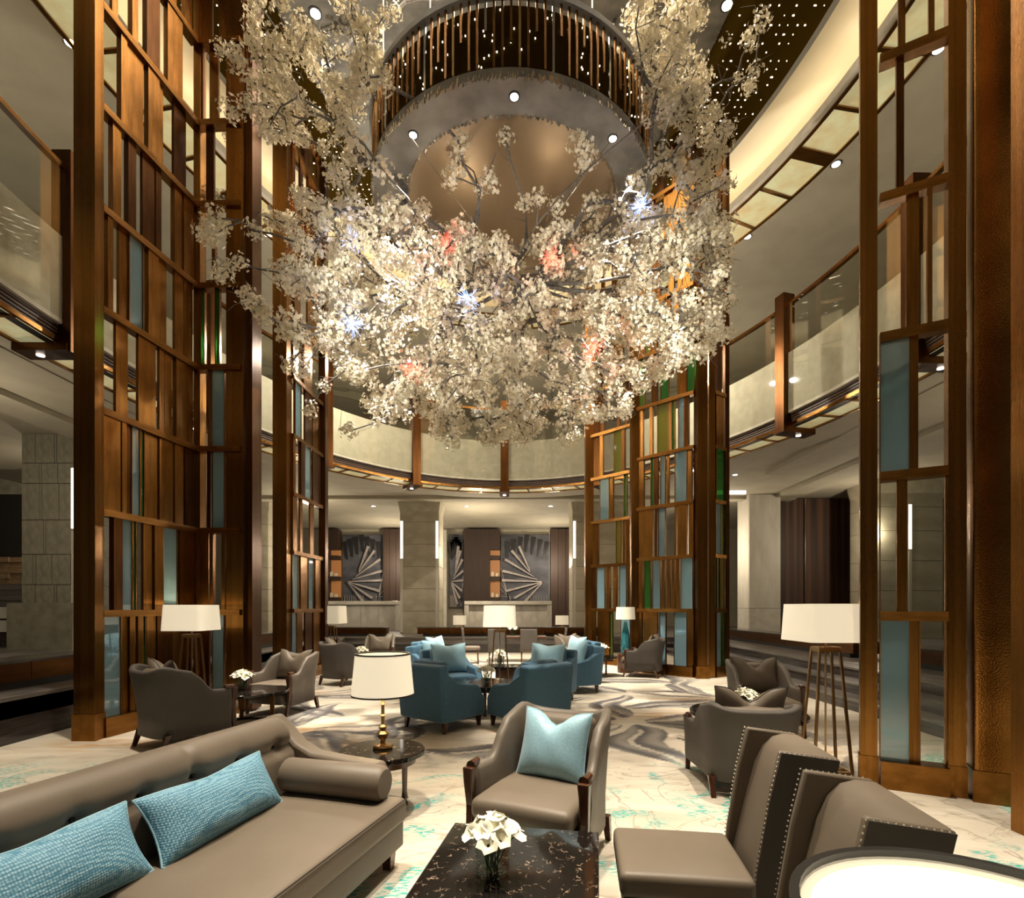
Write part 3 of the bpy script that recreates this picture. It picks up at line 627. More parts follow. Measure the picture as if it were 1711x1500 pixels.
# right back screens
c = thing('bronze_screen', 'back right bronze lattice screen with blue and green panes, nearer half', 'screen')
face(c, (3.12, 13.05), (4.16, 12.0), {
    0: [(1069, 1073, 'm'), (1076, 1099, 'm'), (1103, 1113, 'b'), (1127, 1148, 'b'), (1150, 1160, 'm')],
    1: [(1069, 1075, 'm'), (1077, 1088, 'g'), (1091, 1104, 'b'), (1107, 1112, 'm'), (1114, 1120, 'm'), (1123, 1128, 'm'), (1130, 1136, 'm'), (1138, 1158, 'b')],
    2: [(1069, 1092, 'm'), (1095, 1099, 'm'), (1101, 1112, 'b'), (1128, 1131, 'm'), (1134, 1149, 'm'), (1152, 1160, 'm')],
    3: [(1069, 1077, 'm'), (1088, 1093, 'g'), (1095, 1101, 'm'), (1104, 1112, 'b'), (1114, 1118, 'm'), (1128, 1148, 'b'), (1150, 1156, 'm')],
    4: [(1069, 1075, 'm'), (1087, 1092, 'm'), (1099, 1117, 'o'), (1119, 1122, 'm'), (1123, 1128, 'g'), (1134, 1143, 'b'), (1145, 1151, 'm')]}, 7)
unit_box('post', bronze, c, (4.26, 11.9, 6.2), (.22, .26, 12.35)); unit_box('post', bronze, c, (3.05, 13.1, 6.2), (.2, .2, 12.35)); unit_box('post', bronze, c, (4.52, 12.0, 6.2), (.14, .2, 12.35))
unit_box('post_base', bronze, c, (4.26, 11.9, .14), (.30, .32, .28))
face(c, (4.58, 12.0), (4.92, 12.22), {0: [(1196, 1204, 'b'), (1205, 1210, 'g')], 1: [(1192, 1197, 'g'), (1202, 1209, 'o')], 2: [(1195, 1204, 'b'), (1205, 1210, 'g')], 3: [(1196, 1211, 'g')], 4: [(1194, 1206, 'm')], 5: [(1197, 1204, 'm')]}, 9)
unit_box('post', bronze_dk, c, (4.98, 12.25, 6.2), (.1, .14, 12.35))
c = thing('bronze_screen', 'back right bronze lattice screen with blue and olive panes, farther half', 'screen')
face(c, (2.28, 15.15), (3.26, 14.1), {
    0: [(987, 996, 'm'), (1000, 1019, 'm'), (1021, 1024, 'g'), (1038, 1058, 'b')], 1: [(990, 996, 'm'), (998, 1011, 'b'), (1014, 1020, 'm'), (1026, 1032, 'm'), (1036, 1047, 'b'), (1050, 1059, 'm')],
    2: [(987, 1001, 'm'), (1030, 1038, 'o'), (1041, 1045, 'm'), (1047, 1060, 'm')], 3: [(1003, 1018, 'b'), (1020, 1025, 'm'), (1043, 1048, 'g'), (1055, 1060, 'm')],
    4: [(1004, 1009, 'm'), (1026, 1040, 'o'), (1042, 1045, 'm')], 5: [(1004, 1010, 'm'), (1032, 1037, 'm'), (1046, 1049, 'm')]}, 8)
unit_box('post', bronze, c, (2.22, 15.2, 6.2), (.24, .24, 12.35)); unit_box('post', bronze, c, (3.33, 14.05, 6.2), (.2, .2, 12.35))
# front right screen and its twin columns
c = thing('bronze_screen', 'front right bronze lattice screen with large blue pane and twin columns', 'screen')
face(c, (3.30, 4.73), (3.72, 4.50), {
    0: [(1466, 1520, 'b'), (1522, 1534, 'm'), (1536, 1580, 'c')], 1: [(1466, 1499, 'c'), (1500, 1513, 'm'), (1514, 1580, 'c')], 2: [(1466, 1520, 'b'), (1522, 1534, 'm')],
    3: [(1514, 1535, 'm'), (1548, 1556, 'm')], 4: [(1497, 1510, 'm')], 5: [(1500, 1512, 'm'), (1550, 1560, 'm')], 6: [(1480, 1492, 'm'), (1530, 1545, 'm')]}, 12, dep=.10)
rzf = math.atan2(-.23, .42)
unit_box('post', bronze, c, (3.245, 4.80, 6.2), (.13, .12, 12.35), rzf); unit_box('post_base', bronze, c, (3.245, 4.80, .13), (.145, .135, .26), rzf)
unit_box('post', bronze, c, (3.785, 4.50, 6.2), (.12, .16, 12.35), rzf); unit_box('post_base', bronze, c, (3.785, 4.50, .13), (.135, .175, .26), rzf)
o = MB().rbox((0, 0, 6.2), (.30, .24, 12.35), .03, n=2).build('column', bronze, c, smooth='all'); o.location = (3.985, 4.36, 0); o.rotation_euler.z = rzf
unit_box('post_base', bronze, c, (3.985, 4.36, .13), (.315, .255, .26), rzf)
o = unit_box('bronze_post', bronze, None, (3.66, 3.70, 6.1), (.16, .16, 12.2)); tag(o, 'bronze post cut off by the right edge of the picture', 'post')
# ---------------------------------------------------------------- ring chandelier
RCX, RCY, RZ = -.01, 9.05, CAMZ+6.8
rg = thing('ring_chandelier', 'round ring chandelier with grey plaster face, bronze disc and hanging rods', 'chandelier', (RCX, RCY, RZ))
MB().lathe([(1.78, 0), (2.30, 0), (2.32, .10), (1.72, .10)], n=72, cap=False).build('ring_face', plaster2, rg, smooth=True)
def crystal_band(r, z, n, name):
    m = MB(); rs = random.Random(int(r*10))
    for i in range(n):
        a = 2*PI*i/n; s = rs.uniform(.018, .035); q = (r*math.cos(a)+rs.uniform(-.02, .02), r*math.sin(a)+rs.uniform(-.02, .02), z+rs.uniform(-.03, .04))
        m.add([(q[0]+s, q[1], q[2]), (q[0]-s, q[1]+s*.4, q[2]), (q[0], q[1]-s, q[2]+s), (q[0], q[1], q[2]-s*1.4)], [(0, 1, 2), (0, 2, 3), (1, 3, 2), (0, 3, 1)])
    o = m.build(name, chrome, rg, fix=False); o['kind'] = 'stuff'
crystal_band(2.30, 0, 420, 'crystal_edging'); crystal_band(1.78, 0, 300, 'crystal_edging')
disc = mat('satin_bronze_disc', (.24, .165, .095), .45, .6, bump=.3, bscale=300)
MB().lathe([(1.78, .03), (1.76, .10), (1.4, .22), (.8, .30), (.02, .33)], n=64, cap=False).build('bronze_dome', disc, rg, smooth='all')
MB().lathe([(2.26, 1.02), (2.36, 1.02), (2.36, 1.10), (2.26, 1.10)], n=72, cap=False).build('top_ring', plaster2, rg, smooth=True)
for i in range(132):
    a = 2*PI*i/132; z0 = .12 if i % 3 else .3+.3*random.random(); L = 1.03-z0
    unit_box('hanging_rod', (bronze, gold, chrome)[0 if i % 4 else (1 if i % 8 else 2)], rg, (2.31*math.cos(a), 2.31*math.sin(a), z0+L/2), (.022, .03, L), a)
MB().lathe([(2.22, .1), (2.22, 1.0)], n=72, cap=False).build('inner_drum', ceil_dk, rg, smooth=True)
m = MB()
for i in range(260):
    a = random.uniform(0, 2*PI); z = random.uniform(.2, .95); m.box((2.235*math.cos(a), 2.235*math.sin(a), z), (.014, .014, .014))
o = m.build('drum_star_light', star, rg, fix=False); o['kind'] = 'stuff'
for k in range(8):
    a = 2*PI*k/8-PI/2+.02; x, y = 2.04*math.cos(a), 2.04*math.sin(a)
    MB().lathe([(.075, -.012), (.075, .0)], (x, y, 0), 16).build('downlight_trim', black, rg); MB().lathe([(.055, -.018), (.055, -.01)], (x, y, 0), 14).build('downlight_lens', led, rg)
for k in range(6):
    a = 2*PI*k/6; MB().tube([(2.2*math.cos(a), 2.2*math.sin(a), 1.1), (2.2*math.cos(a), 2.2*math.sin(a), HC-.1-RZ)], .008, 5).build('suspension_cable', chrome, rg)
light('ring_glow', 'POINT', (RCX-.7, RCY-.2, RZ-.1), 14, WARM, .05); light('ring_glow', 'POINT', (RCX+.6, RCY-.6, RZ-.15), 9, WARM, .05)
# ---------------------------------------------------------------- hanging blossom tree
def w3(px, py, D): return Vector(((px-CX)*D/F_PX, D, CAMZ+(HY-py)*D/F_PX))
rs = random.Random(21); tips = []
def ok_hole(px, py): return ((px-850)/235)**2+((py-250)/140)**2 < 1
def sample(n, fpx, fD, rej=None):
    k = 0
    while k < n:
        p = fpx(); D = fD()
        if rej and rej(*p): continue
        tips.append(w3(p[0], p[1], D)); k += 1
def bowl():
    while True:
        x = rs.uniform(470, 1215); y = rs.uniform(335, 735); bot = 735-80*((x-845)/375)**2*2.4+18*math.sin(x/31)
        if y < bot: return x, y
sample(640, bowl, lambda: rs.uniform(6.6, 10.2), ok_hole)
sample(56, lambda: (rs.gauss(530, 62), rs.uniform(20, 380)), lambda: rs.uniform(7.2, 9.2), ok_hole)
sample(32, lambda: (rs.gauss(455, 35), rs.uniform(-10, 220)), lambda: rs.uniform(7.0, 8.2), ok_hole)
sample(24, lambda: (rs.uniform(560, 650), rs.uniform(-20, 230)), lambda: rs.uniform(6.6, 8.6), ok_hole)
sample(26, lambda: (rs.uniform(1065, 1130), rs.uniform(-20, 200)), lambda: rs.uniform(6.6, 8.6), ok_hole)
sample(85, lambda: (rs.gauss(1150, 50), rs.uniform(10, 420)), lambda: rs.uniform(7.2, 9.2), ok_hole)
sample(80, lambda: (rs.uniform(500, 1220), rs.uniform(-40, 60)), lambda: rs.uniform(9.8, 10.6))
for p in [(345, 380), (365, 365), (352, 398), (372, 462), (425, 380), (412, 490), (420, 505), (440, 525), (400, 440), (480, 610), (500, 615), (515, 690), (1225, 490), (1215, 505), (1200, 560), (1195, 250), (1210, 300),
          (850, 195), (845, 225), (862, 230), (768, 235), (760, 260), (750, 295), (970, 240), (975, 265), (640, 280), (1060, 300), (800, 320), (820, 300), (590, 715), (735, 720), (760, 730), (960, 725), (945, 735), (845, 725), (900, 700),
          (640, 262), (655, 290), (700, 345), (880, 345), (905, 330), (1010, 330), (1040, 345), (930, 350), (990, 335)]:
    tips.append(w3(p[0]+rs.uniform(-6, 6), p[1]+rs.uniform(-6, 6), rs.uniform(6.5, 7.1) if p[0] < 490 else rs.uniform(7.2, 8.4)))
# skeleton: connect every tip to the nearest node that is closer to the hub
hub = Vector((.0, 8.9, CAMZ+5.6)); nodes = [hub]; par = [-1]
for k in range(14):
    a = 2*PI*k/14; q = hub
    for j in range(1, 7):
        r = .5*j; q = Vector((hub.x+r*math.cos(a+.1*j), hub.y+min(r, 2.2)*math.sin(a+.1*j)*.7, hub.z-.5*math.sin(j*.5)+.02*j*j*(1+math.cos(a*3))*.6))
        nodes.append(q); par.append(0 if j == 1 else len(nodes)-2)
order = sorted(range(len(tips)), key=lambda i: (tips[i]-hub).length); NP = [np.array(n) for n in nodes]; tip_node = []
arr = np.array([list(n) for n in nodes])
for i in order:
    t = tips[i]; ta = np.array(t); dh = (t-hub).length; dist = np.linalg.norm(arr-ta, axis=1); rad = np.linalg.norm(arr-np.array(hub), axis=1)
    cost = dist+.35*rad; cost[rad > dh] += 5; j = int(np.argmin(cost)); p = Vector(arr[j]); new = []
    L = (t-p).length; steps = max(2, int(L/.28)); off = Vector((rs.uniform(-1, 1), rs.uniform(-1, 1), rs.uniform(-.2, 1)))*L*.14; prev = j
    for s in range(1, steps+1):
        f = s/steps; q = p.lerp(t, f)+off*math.sin(PI*f)+Vector((rs.uniform(-1, 1), rs.uniform(-1, 1), rs.uniform(-1, 1)))*.025
        if s == steps: q = t
        new.append(list(q)); par.append(prev); prev = len(arr)+len(new)-1
    arr = np.vstack([arr, new]); tip_node.append(prev)
wgt = np.zeros(len(arr))
for tnode in tip_node:
    k = tnode
    while k >= 0: wgt[k] += 1; k = par[k]
m = MB()
vs, fs = [], []
for k in range(1, len(arr)):
    a, b_ = Vector(arr[par[k]]), Vector(arr[k]); r0 = min(.007+.0042*math.sqrt(wgt[par[k]]), .06); r1 = min(.005+.0042*math.sqrt(wgt[k]), .06)
    t = (b_-a)
    if t.length < 1e-6: continue
    t.normalize(); ax = Vector((0, 0, 1)) if abs(t.z) < .9 else Vector((1, 0, 0)); u = t.cross(ax).normalized(); v = t.cross(u); s0 = len(vs)
    for c_, r in ((a-t*r0*.5, r0), (b_+t*r1*.3, r1)):
        for q in range(5): vs.append(tuple(c_+(u*math.cos(2*PI*q/5)+v*math.sin(2*PI*q/5))*r))
    fs += [(s0+q, s0+(q+1) % 5, s0+5+(q+1) % 5, s0+5+q) for q in range(5)]
# fine twigs
for k in range(2600):
    i = rs.randrange(80, len(arr)); a = Vector(arr[i]); d = Vector((rs.gauss(0, 1), rs.gauss(0, 1), rs.gauss(0, 1))).normalized(); L = rs.uniform(.12, .38)
    e = Vector((rs.gauss(0, 1), rs.gauss(0, 1), rs.gauss(0, 1)))*.05; pts = [a, a+d*L*.5+e, a+d*L]
    for p, q, r0, r1 in ((pts[0], pts[1], .006, .004), (pts[1], pts[2], .004, .002)):
        t = (q-p).normalized(); ax = Vector((0, 0, 1)) if abs(t.z) < .9 else Vector((1, 0, 0)); u = t.cross(ax).normalized(); v = t.cross(u); s0 = len(vs)
        for c_, r in ((p, r0), (q, r1)):
            for z in range(3): vs.append(tuple(c_+(u*math.cos(2*PI*z/3)+v*math.sin(2*PI*z/3))*r))
        fs += [(s0+z, s0+(z+1) % 3, s0+3+(z+1) % 3, s0+3+z) for z in range(3)]
tree = thing('blossom_tree', 'huge hanging tree of grey branches covered in white blossom below the ring', 'hanging sculpture', (hub.x, hub.y, hub.z))
m.v = [(v[0]-hub.x, v[1]-hub.y, v[2]-hub.z) for v in vs]; m.f = fs; m.build('branches', bark, tree, smooth='all', fix=False)
for k in range(4):
    a = PI/4+k*PI/2; MB().tube([(0, 0, 0), (2.2*math.cos(a), 2.2*math.sin(a)+.15, RZ+.05-hub.z)], [.008, .006], 6).build('hanging_cable', chrome, tree, smooth='all')
def cluster_np(seed, nf=66, R=.165):
    r = np.random.RandomState(seed); V = []; Fc = []
    for _ in range(nf):
        d = r.normal(size=3); d /= np.linalg.norm(d); c_ = d*R*r.uniform(.35, 1.0); nrm = d+r.normal(size=3)*.5; nrm[2] -= .2; nrm /= np.linalg.norm(nrm)
        a = np.cross(nrm, [.3, .5, .8]); a /= np.linalg.norm(a); b_ = np.cross(nrm, a); s = r.uniform(.020, .033)
        for k in range(5):
            th = 2*PI*k/5; e = a*np.cos(th)+b_*np.sin(th); f = -a*np.sin(th)+b_*np.cos(th); n0 = len(V); cup = r.uniform(.1, .6)
            V += [c_, c_+s*(.62*e+.40*f+.2*nrm*cup), c_+s*(1.05*e+.5*nrm*cup), c_+s*(.62*e-.40*f+.2*nrm*cup)]; Fc += [(n0, n0+1, n0+2), (n0, n0+2, n0+3)]
    return np.array(V), np.array(Fc)
protos = [cluster_np(100+i) for i in range(8)]; pm = []
for V, Fc in protos:
    me = bpy.data.meshes.new('blossom_cluster'); me.from_pydata(V.tolist(), [], Fc.tolist()); me.materials.append(petal); pm.append(me)
order2 = sorted(range(len(tips)), key=lambda i: tips[i].y); near_ids = set(order2[:290]); BV, BF, nb = [], [], 0
red_px = [(745, 408), (922, 430), (992, 580), (690, 620)]; blue_px = [(590, 400), (782, 500), (588, 540), (1072, 345)]
for i, t in enumerate(tips):
    q = rs.randrange(8); e = Matrix.Rotation(rs.uniform(0, 6.3), 3, 'Z') @ Matrix.Rotation(rs.uniform(0, 6.3), 3, 'X'); s = rs.uniform(.75, 1.25)
    if i in near_ids:
        o = bpy.data.objects.new('blossom_cluster', pm[q]); link(o, tree); o['kind'] = 'stuff'; o.location = t-hub; o.rotation_euler = e.to_euler(); o.scale = (s, s, s)
    for rep in range(0 if i in near_ids else 1):
        V, Fc = protos[q]; W = (V*s) @ np.array(e).T+np.array(t-hub); BV.append(W); BF.append(Fc+nb); nb += len(W)
# loose blossom along the twigs
for _ in range(420):
    i = rs.randrange(90, len(arr)); q = rs.randrange(8); V, Fc = protos[q]; s = rs.uniform(.5, .85)
    pp = arr[i]; px_, py_ = CX+F_PX*pp[0]/pp[1], HY-F_PX*(pp[2]-CAMZ)/pp[1]
    if ok_hole(px_, py_): continue
    e = np.array(Matrix.Rotation(rs.uniform(0, 6.3), 3, 'Y') @ Matrix.Rotation(rs.uniform(0, 6.3), 3, 'X')); W = (V*s) @ e.T+pp-np.array(hub); BV.append(W); BF.append(Fc+nb); nb += len(W)
V = np.vstack(BV); Fc = np.vstack(BF); me = bpy.data.meshes.new('blossom'); me.vertices.add(len(V)); me.vertices.foreach_set('co', V.ravel()); me.loops.add(Fc.size); me.loops.foreach_set('vertex_index', Fc.ravel())
me.polygons.add(len(Fc)); me.polygons.foreach_set('loop_start', np.arange(len(Fc))*3); me.update(calc_edges=True); me.materials.append(petal)
o = bpy.data.objects.new('blossom', me); link(o, tree); o['kind'] = 'stuff'
for lst, mt, nm, cl in ((red_px, redl, 'red', (1, .1, .06)), (blue_px, bluel, 'blue', (.3, .45, 1))):
    for p in lst:
        c0 = w3(p[0], p[1], 7.1); m = MB()
        for _ in range(70):
            d = Vector((rs.gauss(0, 1), rs.gauss(0, 1), rs.gauss(0, 1))).normalized(); m.tube([(0, 0, 0), tuple(d*rs.uniform(.08, .20))], .0018, 3)
        o = m.build('filament_light', mt, tree, fix=False); o.location = c0-hub; o['label'] = nm+' filament light burst'
        light(nm+'_glow', 'POINT', c0, 7 if nm == 'red' else 10, cl, .03)
# ---------------------------------------------------------------- furniture
def pillow(parent_name, label, m, loc, rz, w=.5, h=.45, t=.20, lean=.3, notch=.05, edge=None, kind='cushion', roll=0):
    mb = MB(); n = 16; mb.M = rot(-lean, 'X') @ rot(roll, 'Y') @ tr(0, 0, h/2)
    def P(u, v, s):
        x = u*w/2*(1-.07*(1-abs(v)**2)); z = v*h/2*(1-.07*(1-abs(u)**2)); 
        if v > 0: z -= notch*v*math.exp(-(u/.38)**2)*1.5
        th = t/2*max(0, (1-abs(u)**3.2)*(1-abs(v)**3.2))**.6
        th *= 1-.25*max(0, v)*math.exp(-(u/.3)**2)
        wr = .006*math.sin(9*u+5*v)*(1-abs(u))*(1 if t > .1 else 0)
        return (x, s*th+wr*s, z)
    us = [math.sin(PI/2*(-1+2*i/n)) for i in range(n+1)]
    mb.grid([[P(u, v, -1) for v in us] for u in us]); mb.grid([[P(u, v, 1) for v in us] for u in us])
    o = mb.build(parent_name, m, None, smooth='all', fix=False)
    bm = bmesh.new(); bm.from_mesh(o.data); bmesh.ops.remove_doubles(bm, verts=bm.verts, dist=.0006); bmesh.ops.recalc_face_normals(bm, faces=bm.faces); bm.to_mesh(o.data); bm.free()
    pts = []
    for k in range(4):
        for i in range(n+1):
            s = us[i]; u, v = [(s, -1), (1, s), (-s, 1), (-1, -s)][k]; pts.append(mb.M @ Vector(P(u, v, 0)))
    pe = MB(); pe.tube([tuple(p) for p in pts], .005, 5); e = pe.build('piping', edge or m, o, smooth='all')
    o.location = loc; o.rotation_euler = (0, 0, rz); tag(o, label, kind); return o
def armchair_shell():
    """taupe armchair, front towards -Y"""
    W, Dp = .64, .74; R = []; n = 44
    for i in range(n+1):
        t = i/n
        if t < .3: s = t/.3; x, y = -W/2-.05*(1-s), -.30+s*.36; nx, ny = -1, 0
        elif t <= .7:
            a = PI-(t-.3)/.4*PI; ca, sa = math.cos(a), math.sin(a); p = .5
            x = W/2*math.copysign(abs(ca)**p, ca); y = .06+.32*abs(sa)**p; nx, ny = ca, sa*1.2; L = math.hypot(nx, ny); nx /= L; ny /= L
        else: s = (t-.7)/.3; x, y = W/2+.05*s, .06-s*.36; nx, ny = 1, 0
        q = max(0, min(1, (min(t, 1-t)-.13)/.24)); h = .58+(.86-.58)*(q*q*(3-2*q)); 
        if .38 < t < .62: h -= .05*math.cos((t-.5)/.12*PI/2)
        row = []
        for off, z in ((0, .14), (.0, .34), (.010, .34+(h-.34)*.5), (.025*q+.005, h-.025), (.02*q, h), (.02*q-.04, h+.004), (.015*q-.055, h-.025), (-.062, .34+(h-.34)*.5), (-.065, .30), (-.06, .16)):
            row.append((x+nx*off, y+ny*off+(.10*q if z > .34 else 0)*(z-.34)*(1 if y > 0 else 0), z))
        R.append(row)
    m = MB(); m.grid(R, close_v=True); m.f += [tuple(range(10)), tuple(range(len(m.v)-1, len(m.v)-11, -1))]; return m
def make_armchair(label, loc, rz):
    c = thing('armchair', label, 'armchair', loc, rz)
    armchair_shell().build('shell', taupe_dk_lt, c, smooth='all')
    MB().rbox((0, -.09, .24), (.58, .66, .16), .05).build('seat_base', taupe_dk_lt, c, smooth='all')
    MB().tube([(-.29, -.20, .318), (-.29, -.40, .318), (.29, -.40, .318), (.29, -.20, .318)], .005, 5).build('piping', piping, c)
    MB().rbox((0, -.09, .375), (.61, .68, .13), .05, crown=(0, 0, .02)).build('seat_cushion', taupe, c, smooth='all')
    inner = MB(); inner.M = tr(0, .24, .60) @ rot(-.16, 'X'); inner.rbox((0, 0, 0), (.48, .12, .44), .05, crown=(0, .03, 0)); inner.build('back_cushion', taupe, c, smooth='all')
    for s in (-1, 1):
        m = MB(); pts = [(s*.350, -.335, .585), (s*.352, -.335, .50), (s*.350, -.32, .36), (s*.345, -.335, .22), (s*.340, -.37, .0)]
        ws = [.065, .055, .045, .045, .038]; P = []
        for (x, y, z), w_ in zip(pts, ws): P.append([(x-w_/2, y-w_*.45, z), (x+w_/2, y-w_*.45, z), (x+w_/2, y+w_*.45, z), (x-w_/2, y+w_*.45, z)])
        m.grid(P, close_v=True); m.f += [(0, 1, 2, 3), tuple(range(len(m.v)-1, len(m.v)-5, -1))]; m.build('arm_post', wood_leg, c, bevel=.006)
        MB().tube([(s*.345, -.33, .59), (s*.35, -.24, .60)], [.030, .02], 8).build('arm_cap', wood_leg, c)
        MB().frustum((s*.30, .36, 0), (.035, .035), (s*.30, .30, .18), (.05, .05)).build('leg', wood_leg, c)
    return c
taupe_dk_lt = mat('taupe_outer_leather', (.115, .092, .070), .5, col2=(.13, .104, .079), scale=3, bump=.04, bscale=120)
def face_rz(dx, dy): return math.atan2(dx, -dy)   # rotation that turns local -Y to (dx, dy)
A0 = make_armchair('taupe armchair with walnut arm posts and aqua cushion, nearest the coffee table', (.22, 3.42, 0), face_rz(-.42, -.9)); A0.scale = (1.05,)*3
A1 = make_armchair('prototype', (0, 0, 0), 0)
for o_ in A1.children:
    if o_.name.startswith('shell'): o_.data.materials[0] = taupe_dk  # darker shell: shade on the turned-away backs is put into the colour
def on_chair(ch, fwd, up, lateral=0):
    rz = ch.rotation_euler.z; s = ch.scale[0]; v = Matrix.Rotation(rz, 3, 'Z') @ Vector((lateral, -fwd, 0)); return (ch.location.x+v.x*s, ch.location.y+v.y*s, up*s)
pillow('cushion', 'large aqua cushion on the taupe armchair nearest the coffee table', aqua, on_chair(A0, -.05, .44), A0.rotation_euler.z-.12, .50, .46, .20, .32, .06, aqua)
spec = [('taupe armchair seen from behind at left, in front of the large screen', (-3.85, 6.2, 0), (.55, .84), 'taupe cushion poking above the back of the armchair at left'),
        ('taupe armchair facing the camera beside the left round table', (-3.50, 8.12, 0), (-.30, -.95), 'taupe cushion on the armchair beside the left round table'),
        ('dark taupe armchair seen from behind by the far left lamp', (-3.5, 11.0, 0), (.5, .86), 'taupe cushion on the back-turned armchair by the far left lamp'),
        ('taupe armchair facing the camera at the far left, near the low bench', (-3.25, 12.9, 0), (.1, -1), 'pale taupe cushion on the far left armchair near the low bench'),
        ('taupe armchair facing the camera at right, behind the round table', (3.22, 6.80, 0), (-.05, -1), 'taupe cushion on the right armchair behind the round table'),
        ('dark taupe armchair seen from behind at right, nearest the floor lamp', (2.08, 4.78, 0), (.12, .99), 'taupe cushion above the back of the right armchair nearest the floor lamp'),
        ('dark taupe armchair seen from the side by the back right screen', (3.05, 12.2, 0), (-.9, .43), 'taupe cushion on the armchair by the back right screen'),
        ('taupe armchair at far right of the blue chairs, facing the camera', (1.55, 13.2, 0), (.55, -.83), 'pale taupe cushion on the armchair beyond the right blue chairs')]
for lb, loc, dr, pl in spec:
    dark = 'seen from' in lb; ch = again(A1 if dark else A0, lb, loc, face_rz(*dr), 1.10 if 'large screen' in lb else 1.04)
    if 'nearest the floor' in lb: ch.scale = (1.14, 1.1, .92)
    pillow('cushion', pl, taupe, on_chair(ch, -.13, .52 if dark else .47)[:2]+((.52 if dark else .47)*ch.scale[2],), ch.rotation_euler.z, .60, .46, .18, .28, .09, piping)
for o_ in [A1]+list(A1.children): bpy.data.objects.remove(o_)
# blue club chairs
def make_blue(label, loc, rz):
    c = thing('club_chair', label, 'armchair', loc, rz)
    MB().rbox((0, 0, .225), (.78, .74, .17), .025).build('base', teal, c, smooth='all')
    MB().rbox((0, -.06, .37), (.54, .62, .15), .05, crown=(0, 0, .015)).build('seat_cushion', teal, c, smooth='all')
    m = MB(); m.M = tr(0, .30, .14) @ rot(-.10, 'X'); m.rbox((0, 0, .34), (.78, .16, .68), .04, crown=(0, .015, 0)); m.build('backrest', teal, c, smooth='all')
    m = MB(); m.M = tr(0, .18, .44) @ rot(-.14, 'X'); m.rbox((0, 0, .19), (.54, .14, .44), .05, crown=(0, .03, 0)); m.build('back_cushion', teal, c, smooth='all')
    prof = [(.36, .14), (.40, .70), (.33, .72), (.22, .66), (.10, .585), (-.05, .555), (-.22, .54), (-.27, .50), (-.31, .42), (-.345, .38), (-.36, .36), (-.36, .14)]
    for s in (-1, 1): MB().prism(prof, s*.27, s*.395, 'x').build('arm', teal, c, bevel=.018, smooth=True)
    for sx in (-1, 1):
        for sy in (-1, 1): MB().frustum((sx*.335, sy*.31, 0), (.032, .032), (sx*.33, sy*.30, .145), (.058, .058)).build('leg', wood_leg, c)
    return c
B0 = make_blue('teal club chair, near left of the four round the black table', (-.93, 7.10, 0), face_rz(.61, .79)); B0.scale = (1.06,)*3
B = [B0, again(B0, 'teal club chair, near right of the four round the black table', (.22, 7.10, 0), face_rz(-.61, .79)),
     again(B0, 'teal club chair facing the camera, far left of the round black table', (-1.02, 8.95, 0), face_rz(.55, -.84)),
     again(B0, 'teal club chair facing the camera, far right of the round black table', (.55, 8.95, 0), face_rz(-.55, -.84)),
     again(B0, 'teal club chair beside the square black table, left side', (-1.42, 10.05, 0), face_rz(.92, -.4)),
     again(B0, 'teal club chair beside the square black table, right side', (1.15, 10.05, 0), face_rz(-.92, -.4)),
     again(B0, 'teal club chair farthest back on the left of the group', (-1.55, 11.3, 0), face_rz(.92, -.4)),
     again(B0, 'teal club chair farthest back on the right of the group', (1.30, 11.3, 0), face_rz(-.92, -.4))]
pl = ['aqua cushion on the far left teal chair facing the camera', 'aqua cushion on the far right teal chair facing the camera', 'aqua cushion on the left teal chair by the square table', 'aqua cushion on the right teal chair by the square table',
      'aqua cushion on the teal chair farthest back at left', 'aqua cushion on the teal chair farthest back at right']
for ch, lb in zip(B[2:], pl): pillow('cushion', lb, aqua, on_chair(ch, -.02, .46), ch.rotation_euler.z, .66, .50, .20, .26, .02, aqua)
